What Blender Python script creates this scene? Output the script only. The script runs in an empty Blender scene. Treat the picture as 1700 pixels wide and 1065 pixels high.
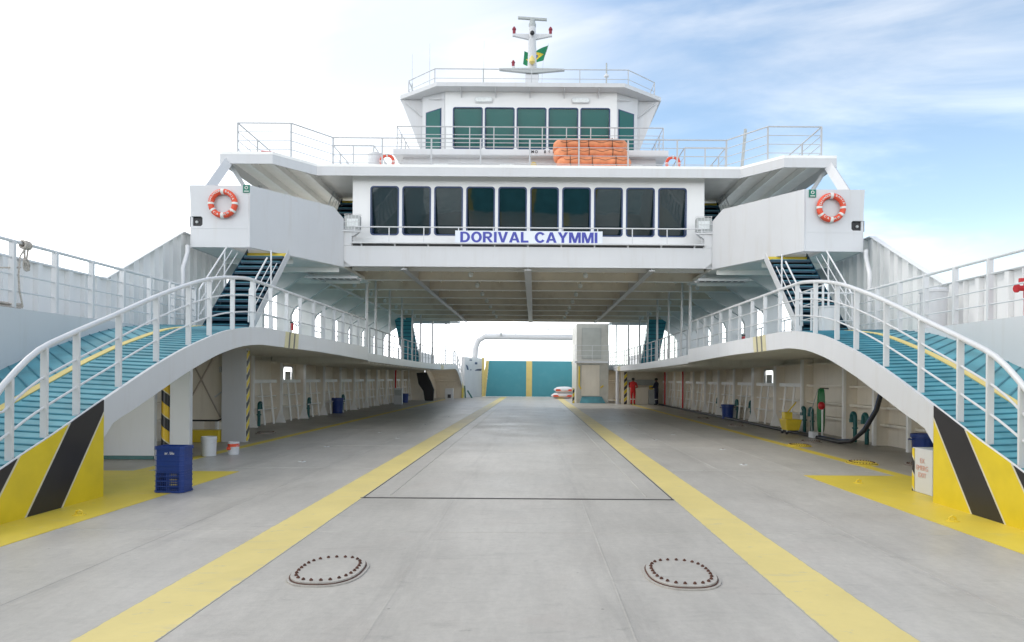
import bpy, bmesh, math, random
from mathutils import Vector, Matrix
random.seed(7)
R = math.radians
C = bpy.context.scene.collection
sc = bpy.context.scene

# ---------------------------------------------------------------- camera
F_PX, CX, CY = 1133.0, 886.0, 628.0
cam_d = bpy.data.cameras.new("camera")
cam = bpy.data.objects.new("camera", cam_d); C.objects.link(cam)
CAM = Vector((0.2, 0.0, 1.65))
cam.location = CAM
cam_d.sensor_width = 36.0
cam_d.lens = F_PX / 1700 * 36
cam_d.shift_x = (850 - CX) / 1700
cam_d.shift_y = (CY - 532.5) / 1700
cam_d.clip_start = 0.1; cam_d.clip_end = 20000
cam.rotation_mode = 'XYZ'
cam.matrix_world = Matrix.Translation(CAM) @ Matrix.Rotation(R(90), 4, 'X') @ Matrix.Rotation(0.0070, 4, 'Z')
sc.camera = cam

# ---------------------------------------------------------------- sky, sun, exposure
SUN_EL, SUN_AZ = R(48), R(-72)          # azimuth measured from +Y (ahead) towards +X (right): the sun is high on the left
w = bpy.data.worlds.new("World"); sc.world = w; w.use_nodes = True
nt = w.node_tree; nt.nodes.clear()
def N(tree, t, **kw):
    n = tree.nodes.new(t)
    for k, v in kw.items():
        if k.startswith('i_'):
            n.inputs[k[2:].replace('_', ' ')].default_value = v
        else: setattr(n, k, v)
    return n
out = N(nt, 'ShaderNodeOutputWorld'); bg = N(nt, 'ShaderNodeBackground'); bg.inputs['Strength'].default_value = 0.15
sky = N(nt, 'ShaderNodeTexSky', sky_type='NISHITA', sun_disc=False, sun_elevation=SUN_EL, sun_rotation=SUN_AZ,
        air_density=1.0, dust_density=0.8, ozone_density=1.5)
tc = N(nt, 'ShaderNodeTexCoord'); mp = N(nt, 'ShaderNodeMapping'); mp.inputs['Scale'].default_value = (1.0, 1.0, 3.4)
mp.inputs['Rotation'].default_value = (0.0, 0.42, 0.0); mp.inputs['Location'].default_value = (0.35, 0.0, 0.9)
n1 = N(nt, 'ShaderNodeTexNoise'); n1.inputs['Scale'].default_value = 1.7; n1.inputs['Detail'].default_value = 9; n1.inputs['Roughness'].default_value = 0.55
n1.inputs['Distortion'].default_value = 0.9
nt.links.new(tc.outputs['Generated'], mp.inputs['Vector']); nt.links.new(mp.outputs[0], n1.inputs['Vector'])
sep = N(nt, 'ShaderNodeSeparateXYZ'); nt.links.new(tc.outputs['Generated'], sep.inputs[0])
def mth(tree, op, a, b=None, c=None, clamp=False):
    m = N(tree, 'ShaderNodeMath', operation=op, use_clamp=clamp)
    for i, v in enumerate((a, b, c)):
        if v is None: continue
        if hasattr(v, 'is_linked') or hasattr(v, 'links'): tree.links.new(v, m.inputs[i])
        else: m.inputs[i].default_value = v
    return m.outputs[0]
def mrange(tree, v, a, b, c=0, d=1, smooth=False):
    m = N(tree, 'ShaderNodeMapRange')
    if smooth: m.interpolation_type = 'SMOOTHSTEP'
    tree.links.new(v, m.inputs['Value'])
    for k, x in zip(('From Min', 'From Max', 'To Min', 'To Max'), (a, b, c, d)): m.inputs[k].default_value = x
    return m.outputs[0]
left = mrange(nt, sep.outputs['X'], 0.17, -0.12, 0, 0.66, True)     # thick bright cloud fills the left of the sky
low = mrange(nt, sep.outputs['Z'], 0.22, 0.02, 0, 0.26, True)       # and the band above the horizon
behind = mrange(nt, sep.outputs['Y'], 0.2, -0.4, 0, 0.35, True)
cl = mrange(nt, n1.outputs[0], 0.40, 0.72, 0.08, 0.60, True)
tot = mth(nt, 'ADD', mth(nt, 'ADD', cl, left), mth(nt, 'ADD', low, behind), clamp=True)
# overcast glare: the cloud near the horizon and behind the camera is far brighter than white
glow = mrange(nt, sep.outputs['Z'], 0.42, 0.0, 0.0, 1.0, True)
gain = mth(nt, 'ADD', mth(nt, 'MULTIPLY', glow, 2.2), mth(nt, 'ADD', mrange(nt, sep.outputs['Y'], 0.1, -0.5, 0, 0.25, True), 1.0))
cloudc = N(nt, 'ShaderNodeVectorMath', operation='SCALE'); cloudc.inputs[0].default_value = (4.95, 5.08, 5.25); nt.links.new(gain, cloudc.inputs['Scale'])
skyc = N(nt, 'ShaderNodeVectorMath', operation='MULTIPLY'); skyc.inputs[1].default_value = (0.95, 1.02, 0.97); nt.links.new(sky.outputs[0], skyc.inputs[0])
mx = N(nt, 'ShaderNodeMix', data_type='RGBA')
nt.links.new(tot, mx.inputs[0]); nt.links.new(skyc.outputs[0], mx.inputs[6]); nt.links.new(cloudc.outputs[0], mx.inputs[7])
nt.links.new(mx.outputs[2], bg.inputs['Color']); nt.links.new(bg.outputs[0], out.inputs[0])

sd = bpy.data.lights.new("sun", 'SUN'); sd.energy = 0.6; sd.angle = R(14); sd.color = (1.0, 0.955, 0.88)
sun = bpy.data.objects.new("sun", sd); C.objects.link(sun)
sdir = Vector((math.sin(SUN_AZ) * math.cos(SUN_EL), math.cos(SUN_AZ) * math.cos(SUN_EL), math.sin(SUN_EL)))
sun.rotation_euler = sdir.to_track_quat('Z', 'Y').to_euler()
sc.view_settings.view_transform = 'Standard'; sc.view_settings.look = 'None'
sc.view_settings.exposure = 0.60; sc.view_settings.gamma = 1
sc.view_settings.use_curve_mapping = False
sc.cycles.max_bounces = 14; sc.cycles.diffuse_bounces = 9

# ---------------------------------------------------------------- materials
MATS = {}
def mat(name, col, rough=0.5, metal=0.0, noise=0.06, nscale=3.0, dirt=0.0, dirtcol=(0.25, 0.17, 0.09), bump=0.0, bscale=30.0, spec=0.5, streak=False, coat=0.0):
    m = bpy.data.materials.new(name); m.use_nodes = True; t = m.node_tree
    p = t.nodes['Principled BSDF']; p.inputs['Roughness'].default_value = rough; p.inputs['Metallic'].default_value = metal
    p.inputs['Specular IOR Level'].default_value = spec; p.inputs['Coat Weight'].default_value = coat
    tcn = N(t, 'ShaderNodeTexCoord')
    n = N(t, 'ShaderNodeTexNoise'); n.inputs['Scale'].default_value = nscale; n.inputs['Detail'].default_value = 6
    t.links.new(tcn.outputs['Object'], n.inputs['Vector'])
    f = mrange(t, n.outputs[0], 0.3, 0.7, 1 - noise, 1 + noise)
    v = N(t, 'ShaderNodeVectorMath', operation='SCALE'); v.inputs[0].default_value = col[:3]; t.links.new(f, v.inputs['Scale'])
    last = v.outputs[0]
    if dirt > 0:
        n2 = N(t, 'ShaderNodeTexNoise'); n2.inputs['Scale'].default_value = 1.0; n2.inputs['Detail'].default_value = 8; n2.inputs['Roughness'].default_value = 0.65
        mpp = N(t, 'ShaderNodeMapping'); mpp.inputs['Scale'].default_value = (5.0, 5.0, 0.5) if streak else (1.6, 1.6, 1.6)
        t.links.new(tcn.outputs['Object'], mpp.inputs[0]); t.links.new(mpp.outputs[0], n2.inputs['Vector'])
        fac = mrange(t, n2.outputs[0], 0.52, 0.8, 0, dirt)
        mxx = N(t, 'ShaderNodeMix', data_type='RGBA'); t.links.new(fac, mxx.inputs[0]); t.links.new(last, mxx.inputs[6]); mxx.inputs[7].default_value = (*dirtcol, 1)
        last = mxx.outputs[2]
    t.links.new(last, p.inputs['Base Color'])
    if bump > 0:
        n3 = N(t, 'ShaderNodeTexNoise'); n3.inputs['Scale'].default_value = bscale; n3.inputs['Detail'].default_value = 4
        t.links.new(tcn.outputs['Object'], n3.inputs['Vector'])
        b = N(t, 'ShaderNodeBump'); b.inputs['Strength'].default_value = bump; b.inputs['Distance'].default_value = 0.02
        t.links.new(n3.outputs[0], b.inputs['Height']); t.links.new(b.outputs[0], p.inputs['Normal'])
    MATS[name] = m
    return m
WHITE = mat('white_paint', (0.62, 0.625, 0.635), 0.38, noise=0.03, nscale=1.0, dirt=0.20, streak=True, bump=0.22, bscale=1.3, dirtcol=(0.42, 0.35, 0.26))
RAILG = mat('shaded_railing_paint', (0.47, 0.48, 0.49), 0.4, noise=0.03)  # railing white darkened to its shaded tone for upper and middle rails
RAILW = mat('railing_paint', (0.66, 0.665, 0.67), 0.35, noise=0.03, dirt=0.15, dirtcol=(0.45, 0.36, 0.25))
CREAM = mat('cream_paint', (0.83, 0.765, 0.655), 0.42, noise=0.04, nscale=1.5, dirt=0.22, streak=True, bump=0.12, bscale=3, dirtcol=(0.33, 0.23, 0.13))
CREAML = mat('light_cream_paint', (0.90, 0.89, 0.86), 0.4, noise=0.03, dirt=0.12, dirtcol=(0.45, 0.36, 0.25))  # paler cream, stands in for light on racks, beam flanges and wing soffits
LIFTW = mat('lifted_white_paint', (0.80, 0.80, 0.79), 0.38, noise=0.02, nscale=1.2, dirt=0.08, streak=True, bump=0.06, bscale=1.6, dirtcol=(0.55, 0.5, 0.4))  # white paint made paler to offset shade on walls, bulwarks and web frames
CEILW = mat('beam_paint', (0.74, 0.68, 0.58), 0.5, noise=0.1, nscale=1.0, dirt=0.4, dirtcol=(0.34, 0.24, 0.13))
CEIL = mat('ceiling_paint', (0.87, 0.84, 0.76), 0.5, noise=0.05, nscale=0.8, dirt=0.28, bump=0.08, bscale=3, dirtcol=(0.36, 0.26, 0.15))
TEAL = mat('teal_paint', (0.085, 0.29, 0.345), 0.5, noise=0.24, nscale=2.0, dirt=0.35, dirtcol=(0.16, 0.36, 0.40), bump=0.2, bscale=20)
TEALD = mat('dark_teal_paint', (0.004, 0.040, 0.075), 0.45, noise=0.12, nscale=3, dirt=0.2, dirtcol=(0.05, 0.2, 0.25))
RIBC = mat('rib_teal', (0.035, 0.19, 0.25), 0.45, noise=0.2, nscale=4)
TEALFAR = mat('ramp_teal', (0.065, 0.30, 0.36), 0.5, noise=0.06, nscale=0.4, dirt=0.3, dirtcol=(0.14, 0.36, 0.42))
YEL = mat('yellow_paint', (0.74, 0.55, 0.04), 0.4, noise=0.08, nscale=2, dirt=0.25, dirtcol=(0.42, 0.30, 0.06))
YELP = mat('pale_yellow', (0.66, 0.60, 0.36), 0.5)
GREYD = mat('faded_black', (0.13, 0.125, 0.12), 0.5)
YELL = mat('faded_yellow_paint', (0.72, 0.57, 0.20), 0.55, noise=0.06, nscale=3, dirt=0.2, dirtcol=(0.50, 0.43, 0.25))
BLACK = mat('black_rubber', (0.02, 0.02, 0.022), 0.5)
DARK = mat('dark_grey', (0.05, 0.05, 0.055), 0.6)
BLUE = mat('blue_plastic', (0.006, 0.034, 0.19), 0.38, noise=0.12, nscale=4, dirt=0.15, dirtcol=(0.04, 0.09, 0.22))
NAVY = mat('navy_frame', (0.008, 0.035, 0.12), 0.3)
LETTER = mat('blue_letter', (0.045, 0.055, 0.36), 0.4)
ORANGE = mat('orange_float', (0.80, 0.30, 0.14), 0.6, noise=0.14, nscale=6, dirt=0.3, dirtcol=(0.5, 0.12, 0.04), bump=0.3, bscale=14)
RINGRED = mat('ring_red', (0.72, 0.085, 0.035), 0.5, noise=0.1, nscale=6)
TAPE = mat('reflective_tape', (0.72, 0.72, 0.68), 0.35)
RED = mat('red_paint', (0.55, 0.015, 0.02), 0.4, noise=0.1)
GREEN = mat('green_sign', (0.0, 0.17, 0.11), 0.4)
GREENH = mat('green_hose', (0.01, 0.16, 0.04), 0.4, noise=0.2, nscale=9)
PIPEG = mat('green_pipe', (0.004, 0.10, 0.095), 0.35, noise=0.15, nscale=6)
STEEL = mat('steel', (0.5, 0.51, 0.52), 0.3, metal=0.8)
RUST = mat('rusty_bolt', (0.10, 0.04, 0.025), 0.7, noise=0.4, nscale=30)
GREYM = mat('grey_fitting', (0.42, 0.44, 0.43), 0.4)
ROPE = mat('rope', (0.50, 0.45, 0.40), 0.9, noise=0.3, nscale=60, bump=0.6, bscale=80)
SKIN = mat('skin', (0.16, 0.08, 0.05), 0.6)
HAIR = mat('hair', (0.01, 0.008, 0.007), 0.7)
COVRED = mat('red_coverall', (0.48, 0.012, 0.012), 0.8, noise=0.2, nscale=7, bump=0.4, bscale=12)
COVNAVY = mat('navy_coverall', (0.012, 0.016, 0.045), 0.8, noise=0.2, nscale=7, bump=0.4, bscale=12)
LBLUE = mat('light_blue_cloth', (0.16, 0.28, 0.42), 0.8)
LENS = mat('lamp_lens', (0.78, 0.81, 0.80), 0.2, noise=0.1, nscale=20)

def glass(name, col, rough=0.03, spec=0.4):
    m = bpy.data.materials.new(name); m.use_nodes = True
    p = m.node_tree.nodes['Principled BSDF']
    p.inputs['Base Color'].default_value = (*col, 1); p.inputs['Roughness'].default_value = rough; p.inputs['Specular IOR Level'].default_value = spec
    p.inputs['Coat Weight'].default_value = 0.0; p.inputs['IOR'].default_value = 1.62
    t = m.node_tree; tcn = N(t, 'ShaderNodeTexCoord'); n = N(t, 'ShaderNodeTexNoise'); n.inputs['Scale'].default_value = 1.3
    t.links.new(tcn.outputs['Object'], n.inputs['Vector'])
    b = N(t, 'ShaderNodeBump'); b.inputs['Strength'].default_value = 0.12; b.inputs['Distance'].default_value = 0.02
    t.links.new(n.outputs[0], b.inputs['Height']); t.links.new(b.outputs[0], p.inputs['Normal'])
    return m
GLASS = glass('dark_window_glass', (0.004, 0.022, 0.026), spec=0.7)
GLASST = glass('teal_window_glass', (0.003, 0.105, 0.092), spec=0.35)

RUSTRUN = mat('rust_run', (0.55, 0.40, 0.26), 0.6)
def deck_mat():
    m = bpy.data.materials.new('grey_deck_paint'); m.use_nodes = True; t = m.node_tree; p = t.nodes['Principled BSDF']
    tcn = N(t, 'ShaderNodeTexCoord')
    def noise(scale, detail=6, rough=0.55, vec=None, dist=0.0):
        n = N(t, 'ShaderNodeTexNoise'); n.inputs['Scale'].default_value = scale; n.inputs['Detail'].default_value = detail
        n.inputs['Roughness'].default_value = rough; n.inputs['Distortion'].default_value = dist
        if vec is None: t.links.new(tcn.outputs['Object'], n.inputs['Vector'])
        else:
            mm = N(t, 'ShaderNodeMapping'); mm.inputs['Scale'].default_value = vec
            t.links.new(tcn.outputs['Object'], mm.inputs[0]); t.links.new(mm.outputs[0], n.inputs['Vector'])
        return n.outputs[0]
    a = mrange(t, noise(0.5, 5), 0.3, 0.7, 0.87, 1.08)
    b = mrange(t, noise(1.0, 9, 0.75, (6, 1.4, 1), 0.4), 0.3, 0.72, 0.90, 1.08)
    c = mrange(t, noise(14, 6, 0.75), 0.25, 0.75, 0.88, 1.09)
    d = mrange(t, noise(1.0, 8, 0.75, (1.1, 5.0, 1), 1.0), 0.56, 0.70, 1.0, 0.80)
    e = mrange(t, noise(3.2, 9, 0.72, (1.0, 2.2, 1)), 0.62, 0.70, 1.0, 0.74)
    f = mth(t, 'MULTIPLY', mth(t, 'MULTIPLY', a, b), mth(t, 'MULTIPLY', c, mth(t, 'MULTIPLY', d, e)))
    v = N(t, 'ShaderNodeVectorMath', operation='SCALE'); v.inputs[0].default_value = (0.495, 0.465, 0.42); t.links.new(f, v.inputs['Scale'])
    # faint reddish primer showing through in worn patches
    rw = mrange(t, noise(0.9, 6, 0.6, (1, 1, 1), 1.2), 0.56, 0.72, 0, 0.30)
    mxx = N(t, 'ShaderNodeMix', data_type='RGBA'); t.links.new(rw, mxx.inputs[0]); t.links.new(v.outputs[0], mxx.inputs[6]); mxx.inputs[7].default_value = (0.43, 0.37, 0.33, 1)
    # white specks and chips
    sp = N(t, 'ShaderNodeTexVoronoi'); sp.inputs['Scale'].default_value = 1.9; t.links.new(tcn.outputs['Object'], sp.inputs['Vector'])
    spk = mrange(t, sp.outputs['Distance'], 0.030, 0.016, 0, 0.7)
    mx2 = N(t, 'ShaderNodeMix', data_type='RGBA'); t.links.new(spk, mx2.inputs[0]); t.links.new(mxx.outputs[2], mx2.inputs[6]); mx2.inputs[7].default_value = (0.16, 0.14, 0.12, 1)
    # grime and painted-in walkway shade along the hull sides and tyre tracks down the lanes
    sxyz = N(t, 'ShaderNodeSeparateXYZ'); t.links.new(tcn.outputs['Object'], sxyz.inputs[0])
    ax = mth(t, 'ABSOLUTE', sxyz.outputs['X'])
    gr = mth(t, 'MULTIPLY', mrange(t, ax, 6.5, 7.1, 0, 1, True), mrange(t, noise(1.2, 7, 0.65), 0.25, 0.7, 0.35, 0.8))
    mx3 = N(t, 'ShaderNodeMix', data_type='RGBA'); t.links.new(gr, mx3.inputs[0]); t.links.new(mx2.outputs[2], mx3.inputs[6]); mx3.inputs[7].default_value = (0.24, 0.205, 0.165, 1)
    w1 = mrange(t, mth(t, 'ABSOLUTE', mth(t, 'SUBTRACT', ax, 0.85)), 0.0, 0.32, 1, 0, True)
    w2 = mrange(t, mth(t, 'ABSOLUTE', mth(t, 'SUBTRACT', ax, 3.55)), 0.0, 0.32, 1, 0, True)
    w3 = mrange(t, mth(t, 'ABSOLUTE', mth(t, 'SUBTRACT', ax, 5.2)), 0.0, 0.32, 1, 0, True)
    tr = mth(t, 'MULTIPLY', mth(t, 'MAXIMUM', w1, mth(t, 'MAXIMUM', w2, w3)), mrange(t, noise(1.0, 9, 0.75, (7, 0.5, 1), 0.5), 0.42, 0.72, 0, 0.36))
    mx4 = N(t, 'ShaderNodeMix', data_type='RGBA'); t.links.new(tr, mx4.inputs[0]); t.links.new(mx3.outputs[2], mx4.inputs[6]); mx4.inputs[7].default_value = (0.17, 0.16, 0.15, 1)
    t.links.new(mx4.outputs[2], p.inputs['Base Color'])
    rr = mrange(t, noise(0.8, 6), 0.3, 0.7, 0.33, 0.44); t.links.new(rr, p.inputs['Roughness'])
    bm_ = N(t, 'ShaderNodeBump'); bm_.inputs['Strength'].default_value = 0.25; bm_.inputs['Distance'].default_value = 0.01
    t.links.new(noise(35, 5, 0.7), bm_.inputs['Height']); t.links.new(bm_.outputs[0], p.inputs['Normal'])
    return m
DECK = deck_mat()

def worn_yellow(name, col, wear, edge):
    m = bpy.data.materials.new(name); m.use_nodes = True; t = m.node_tree; p = t.nodes['Principled BSDF']; p.inputs['Roughness'].default_value = 0.45
    tcn = N(t, 'ShaderNodeTexCoord')
    def noise(vec, d=8, r=.7):
        n = N(t, 'ShaderNodeTexNoise'); n.inputs['Scale'].default_value = 1; n.inputs['Detail'].default_value = d; n.inputs['Roughness'].default_value = r
        mm = N(t, 'ShaderNodeMapping'); mm.inputs['Scale'].default_value = vec; t.links.new(tcn.outputs['Object'], mm.inputs[0]); t.links.new(mm.outputs[0], n.inputs['Vector']); return n.outputs[0]
    k = mrange(t, noise((.8, .8, 1)), .3, .7, .88, 1.06)
    v = N(t, 'ShaderNodeVectorMath', operation='SCALE'); v.inputs[0].default_value = col; t.links.new(k, v.inputs['Scale'])
    f = mrange(t, noise((5, 9, 1)), .60, .68, 0, wear)
    g = mrange(t, noise((1.1, 5.5, 1)), .58, .72, 0, wear * .8)
    f = mth(t, 'MAXIMUM', f, g)
    if edge:
        sx = N(t, 'ShaderNodeSeparateXYZ'); t.links.new(tcn.outputs['Object'], sx.inputs[0]); ax = mth(t, 'ABSOLUTE', sx.outputs['X'])
        d_ = mth(t, 'ABSOLUTE', mth(t, 'SUBTRACT', ax, edge[0]))
        e_ = mth(t, 'GREATER_THAN', mth(t, 'ADD', d_, mth(t, 'MULTIPLY', mth(t, 'SUBTRACT', noise((7, 7, 1)), .5), .05)), edge[1])
        f = mth(t, 'MAXIMUM', f, e_)
    a = N(t, 'ShaderNodeMix', data_type='RGBA'); t.links.new(f, a.inputs[0]); t.links.new(v.outputs[0], a.inputs[6]); a.inputs[7].default_value = (.42, .40, .34, 1)
    t.links.new(a.outputs[2], p.inputs['Base Color']); return m
LANE = worn_yellow('lane_yellow', (.74, .60, .22), .55, (2.395, .255))
SIDEY = worn_yellow('side_yellow', (.72, .55, .06), .40, None)
def hazard_mat(name, period, frac, slope, axis='Y', off=0.0, cut=None):
    """diagonal black/yellow stripes with a thin pale line between them (object space)"""
    m = bpy.data.materials.new(name); m.use_nodes = True; t = m.node_tree; p = t.nodes['Principled BSDF']; p.inputs['Roughness'].default_value = 0.35
    tcn = N(t, 'ShaderNodeTexCoord'); s = N(t, 'ShaderNodeSeparateXYZ'); t.links.new(tcn.outputs['Object'], s.inputs[0])
    u = mth(t, 'SUBTRACT', s.outputs[axis], mth(t, 'MULTIPLY', s.outputs['Z'], 1.0 / slope))
    u = mth(t, 'DIVIDE', mth(t, 'SUBTRACT', u, off), period)
    fr = mth(t, 'FRACT', u)
    blk = mth(t, 'LESS_THAN', fr, frac)
    if cut is not None: blk = mth(t, 'MULTIPLY', blk, mth(t, 'LESS_THAN', u, cut))
    e = 0.035 / period * 0.45
    l1 = mth(t, 'LESS_THAN', mth(t, 'ABSOLUTE', mth(t, 'SUBTRACT', fr, frac)), e)
    l2 = mth(t, 'MULTIPLY', mth(t, 'LESS_THAN', u, 1e6 if cut is None else cut - 0.2), 1.0)
    l2 = mth(t, 'MULTIPLY', l2, mth(t, 'GREATER_THAN', mth(t, 'ABSOLUTE', mth(t, 'SUBTRACT', fr, 0.5)), 0.5 - e))
    ln = mth(t, 'MAXIMUM', l1, l2)
    n = N(t, 'ShaderNodeTexNoise'); n.inputs['Scale'].default_value = 3; n.inputs['Detail'].default_value = 8; t.links.new(tcn.outputs['Object'], n.inputs['Vector'])
    k = mrange(t, n.outputs[0], 0.3, 0.7, 0.92, 1.06)
    sc_ = mrange(t, n.outputs[0], 0.70, 0.73, 0, 0.5)
    a = N(t, 'ShaderNodeMix', data_type='RGBA'); t.links.new(blk, a.inputs[0]); a.inputs[6].default_value = (0.72, 0.55, 0.022, 1); a.inputs[7].default_value = (0.022, 0.020, 0.022, 1)
    b = N(t, 'ShaderNodeMix', data_type='RGBA'); t.links.new(ln, b.inputs[0]); t.links.new(a.outputs[2], b.inputs[6]); b.inputs[7].default_value = (0.62, 0.58, 0.45, 1)
    v = N(t, 'ShaderNodeVectorMath', operation='SCALE'); t.links.new(b.outputs[2], v.inputs[0]); t.links.new(k, v.inputs['Scale'])
    t.links.new(v.outputs[0], p.inputs['Base Color'])
    return m
HAZ = hazard_mat('hazard_stripes', 1.215, 0.5, 1.40, off=7.87, cut=0.9)
HAZS = hazard_mat('small_hazard_stripes', 0.5, 0.5, 1.0, axis='X')

def sea_mat():
    m = bpy.data.materials.new('sea_water'); m.use_nodes = True; t = m.node_tree; p = t.nodes['Principled BSDF']
    p.inputs['Base Color'].default_value = (0.02, 0.085, 0.09, 1); p.inputs['Roughness'].default_value = 0.12
    tcn = N(t, 'ShaderNodeTexCoord'); n = N(t, 'ShaderNodeTexNoise'); n.inputs['Scale'].default_value = 1.4; n.inputs['Detail'].default_value = 6
    t.links.new(tcn.outputs['Object'], n.inputs['Vector']); b = N(t, 'ShaderNodeBump'); b.inputs['Strength'].default_value = 0.8; b.inputs['Distance'].default_value = 0.25
    t.links.new(n.outputs[0], b.inputs['Height']); t.links.new(b.outputs[0], p.inputs['Normal'])
    return m
SEA = sea_mat()
def flag_mat():
    m = mat('flag_green', (0.02, 0.25, 0.11), 0.8, noise=0.1); return m
FLAG = flag_mat(); FLAGY = mat('flag_yellow', (0.75, 0.55, 0.05), 0.8); FLAGB = mat('flag_blue', (0.02, 0.05, 0.25), 0.8)

# ---------------------------------------------------------------- mesh helpers
class MB:
    """collects shapes; s = -1 mirrors x (left side of the ship)"""
    def __init__(self, s=1, ym=None):
        self.v = []; self.f = []; self.s = s; self.ym = ym; self.mi = []; self.cur = 0
    def add(self, vs, fs):
        o = len(self.v); self.v += [tuple(a) for a in vs]; self.f += [tuple(o + i for i in f) for f in fs]; self.mi += [self.cur] * len(fs)
        return self
    def box(self, x0, x1, y0, y1, z0, z1):
        vs = [(x, y, z) for x in (x0, x1) for y in (y0, y1) for z in (z0, z1)]
        return self.add(vs, [(0, 1, 3, 2), (4, 6, 7, 5), (0, 4, 5, 1), (2, 3, 7, 6), (0, 2, 6, 4), (1, 5, 7, 3)])
    def cbox(self, c, d, rz=0.0):
        x, y, z = d[0] / 2, d[1] / 2, d[2] / 2; ca, sa = math.cos(rz), math.sin(rz)
        vs = [(c[0] + a * x * ca - b * y * sa, c[1] + a * x * sa + b * y * ca, c[2] + e * z) for a in (-1, 1) for b in (-1, 1) for e in (-1, 1)]
        return self.add(vs, [(0, 1, 3, 2), (4, 6, 7, 5), (0, 4, 5, 1), (2, 3, 7, 6), (0, 2, 6, 4), (1, 5, 7, 3)])
    def prism(self, poly, a, b, axis='x'):
        """poly: 2-D outline in the other two axes (y,z for x; x,z for y; x,y for z)"""
        n = len(poly)
        def P(q, t):
            return {'x': (t, q[0], q[1]), 'y': (q[0], t, q[1]), 'z': (q[0], q[1], t)}[axis]
        vs = [P(q, a) for q in poly] + [P(q, b) for q in poly]
        fs = [tuple(range(n - 1, -1, -1)), tuple(range(n, 2 * n))] + [(i, (i + 1) % n, n + (i + 1) % n, n + i) for i in range(n)]
        return self.add(vs, fs)
    def ring(self, outer, inner, a, b, axis='y'):
        """a plate with a hole: both outlines have the same number of points"""
        n = len(outer)
        def P(q, t):
            return {'x': (t, q[0], q[1]), 'y': (q[0], t, q[1]), 'z': (q[0], q[1], t)}[axis]
        vs = [P(q, a) for q in outer] + [P(q, a) for q in inner] + [P(q, b) for q in outer] + [P(q, b) for q in inner]
        fs = []
        for i in range(n):
            j = (i + 1) % n
            fs += [(i, j, n + j, n + i), (2 * n + i, 3 * n + i, 3 * n + j, 2 * n + j), (i, 2 * n + i, 2 * n + j, j), (n + i, n + j, 3 * n + j, 3 * n + i)]
        return self.add(vs, fs)
    def tube(self, pts, r, n=8, closed=False, cap=True):
        pts = [Vector(p) for p in pts]; m = len(pts); rr = r if isinstance(r, (list, tuple)) else [r] * m
        vs = []; fs = []; up = None
        for i, p in enumerate(pts):
            if closed: t = pts[(i + 1) % m] - pts[i - 1]
            else: t = pts[min(i + 1, m - 1)] - pts[max(i - 1, 0)]
            t.normalize()
            if up is None:
                up = Vector((0, 0, 1)) if abs(t.z) < 0.9 else Vector((1, 0, 0))
            a = t.cross(up); 
            if a.length < 1e-5: a = t.orthogonal()
            a.normalize(); b = a.cross(t).normalized(); up = b
            for k in range(n):
                q = 2 * math.pi * k / n
                vs.append(p + (a * math.cos(q) + b * math.sin(q)) * rr[i])
        for i in range(m if closed else m - 1):
            for k in range(n):
                i2 = (i + 1) % m
                fs.append((i * n + k, i * n + (k + 1) % n, i2 * n + (k + 1) % n, i2 * n + k))
        if cap and not closed:
            fs += [tuple(range(n - 1, -1, -1)), tuple((m - 1) * n + k for k in range(n))]
        return self.add(vs, fs)
    def lathe(self, c, prof, n=20):
        """prof: (radius, z) from bottom to top"""
        vs = []; fs = []
        for r, z in prof:
            for k in range(n):
                q = 2 * math.pi * k / n; vs.append((c[0] + r * math.cos(q), c[1] + r * math.sin(q), c[2] + z))
        m = len(prof)
        for i in range(m - 1):
            for k in range(n): fs.append((i * n + k, i * n + (k + 1) % n, (i + 1) * n + (k + 1) % n, (i + 1) * n + k))
        fs += [tuple(range(n - 1, -1, -1)), tuple((m - 1) * n + k for k in range(n))]
        return self.add(vs, fs)
    def grid(self, P, nu, nv):
        vs = [P(i / nu, j / nv) for i in range(nu + 1) for j in range(nv + 1)]
        fs = [(i * (nv + 1) + j, (i + 1) * (nv + 1) + j, (i + 1) * (nv + 1) + j + 1, i * (nv + 1) + j + 1) for i in range(nu) for j in range(nv)]
        return self.add(vs, fs)
    def sphere(self, c, r, nu=12, nv=8, sc=(1, 1, 1)):
        vs = []; fs = []
        for i in range(nv + 1):
            a = math.pi * i / nv
            for k in range(nu):
                b = 2 * math.pi * k / nu
                vs.append((c[0] + r * sc[0] * math.sin(a) * math.cos(b), c[1] + r * sc[1] * math.sin(a) * math.sin(b), c[2] - r * sc[2] * math.cos(a)))
        for i in range(nv):
            for k in range(nu): fs.append((i * nu + k, i * nu + (k + 1) % nu, (i + 1) * nu + (k + 1) % nu, (i + 1) * nu + k))
        return self.add(vs, fs)
    def build(self, name, mats, parent=None, smooth=False, bevel=0.0, label=None):
        me = bpy.data.meshes.new(name)
        vs = [(x * self.s, (self.ym - y) if self.ym is not None else y, z) for x, y, z in self.v]
        me.from_pydata(vs, [], self.f)
        mats = mats if isinstance(mats, (list, tuple)) else [mats]
        for m in mats: me.materials.append(m)
        for p, k in zip(me.polygons, self.mi): p.material_index = k
        bm = bmesh.new(); bm.from_mesh(me)
        bmesh.ops.remove_doubles(bm, verts=bm.verts, dist=1e-5)
        bmesh.ops.recalc_face_normals(bm, faces=bm.faces)
        bm.to_mesh(me); bm.free()
        o = bpy.data.objects.new(name, me); C.objects.link(o)
        if smooth:
            me.polygons.foreach_set('use_smooth', [True] * len(me.polygons))
            me.set_sharp_from_angle(angle=R(38))
        if bevel > 0:
            b = o.modifiers.new('bevel', 'BEVEL'); b.width = bevel; b.segments = 2; b.limit_method = 'ANGLE'; b.angle_limit = R(40)
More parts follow.
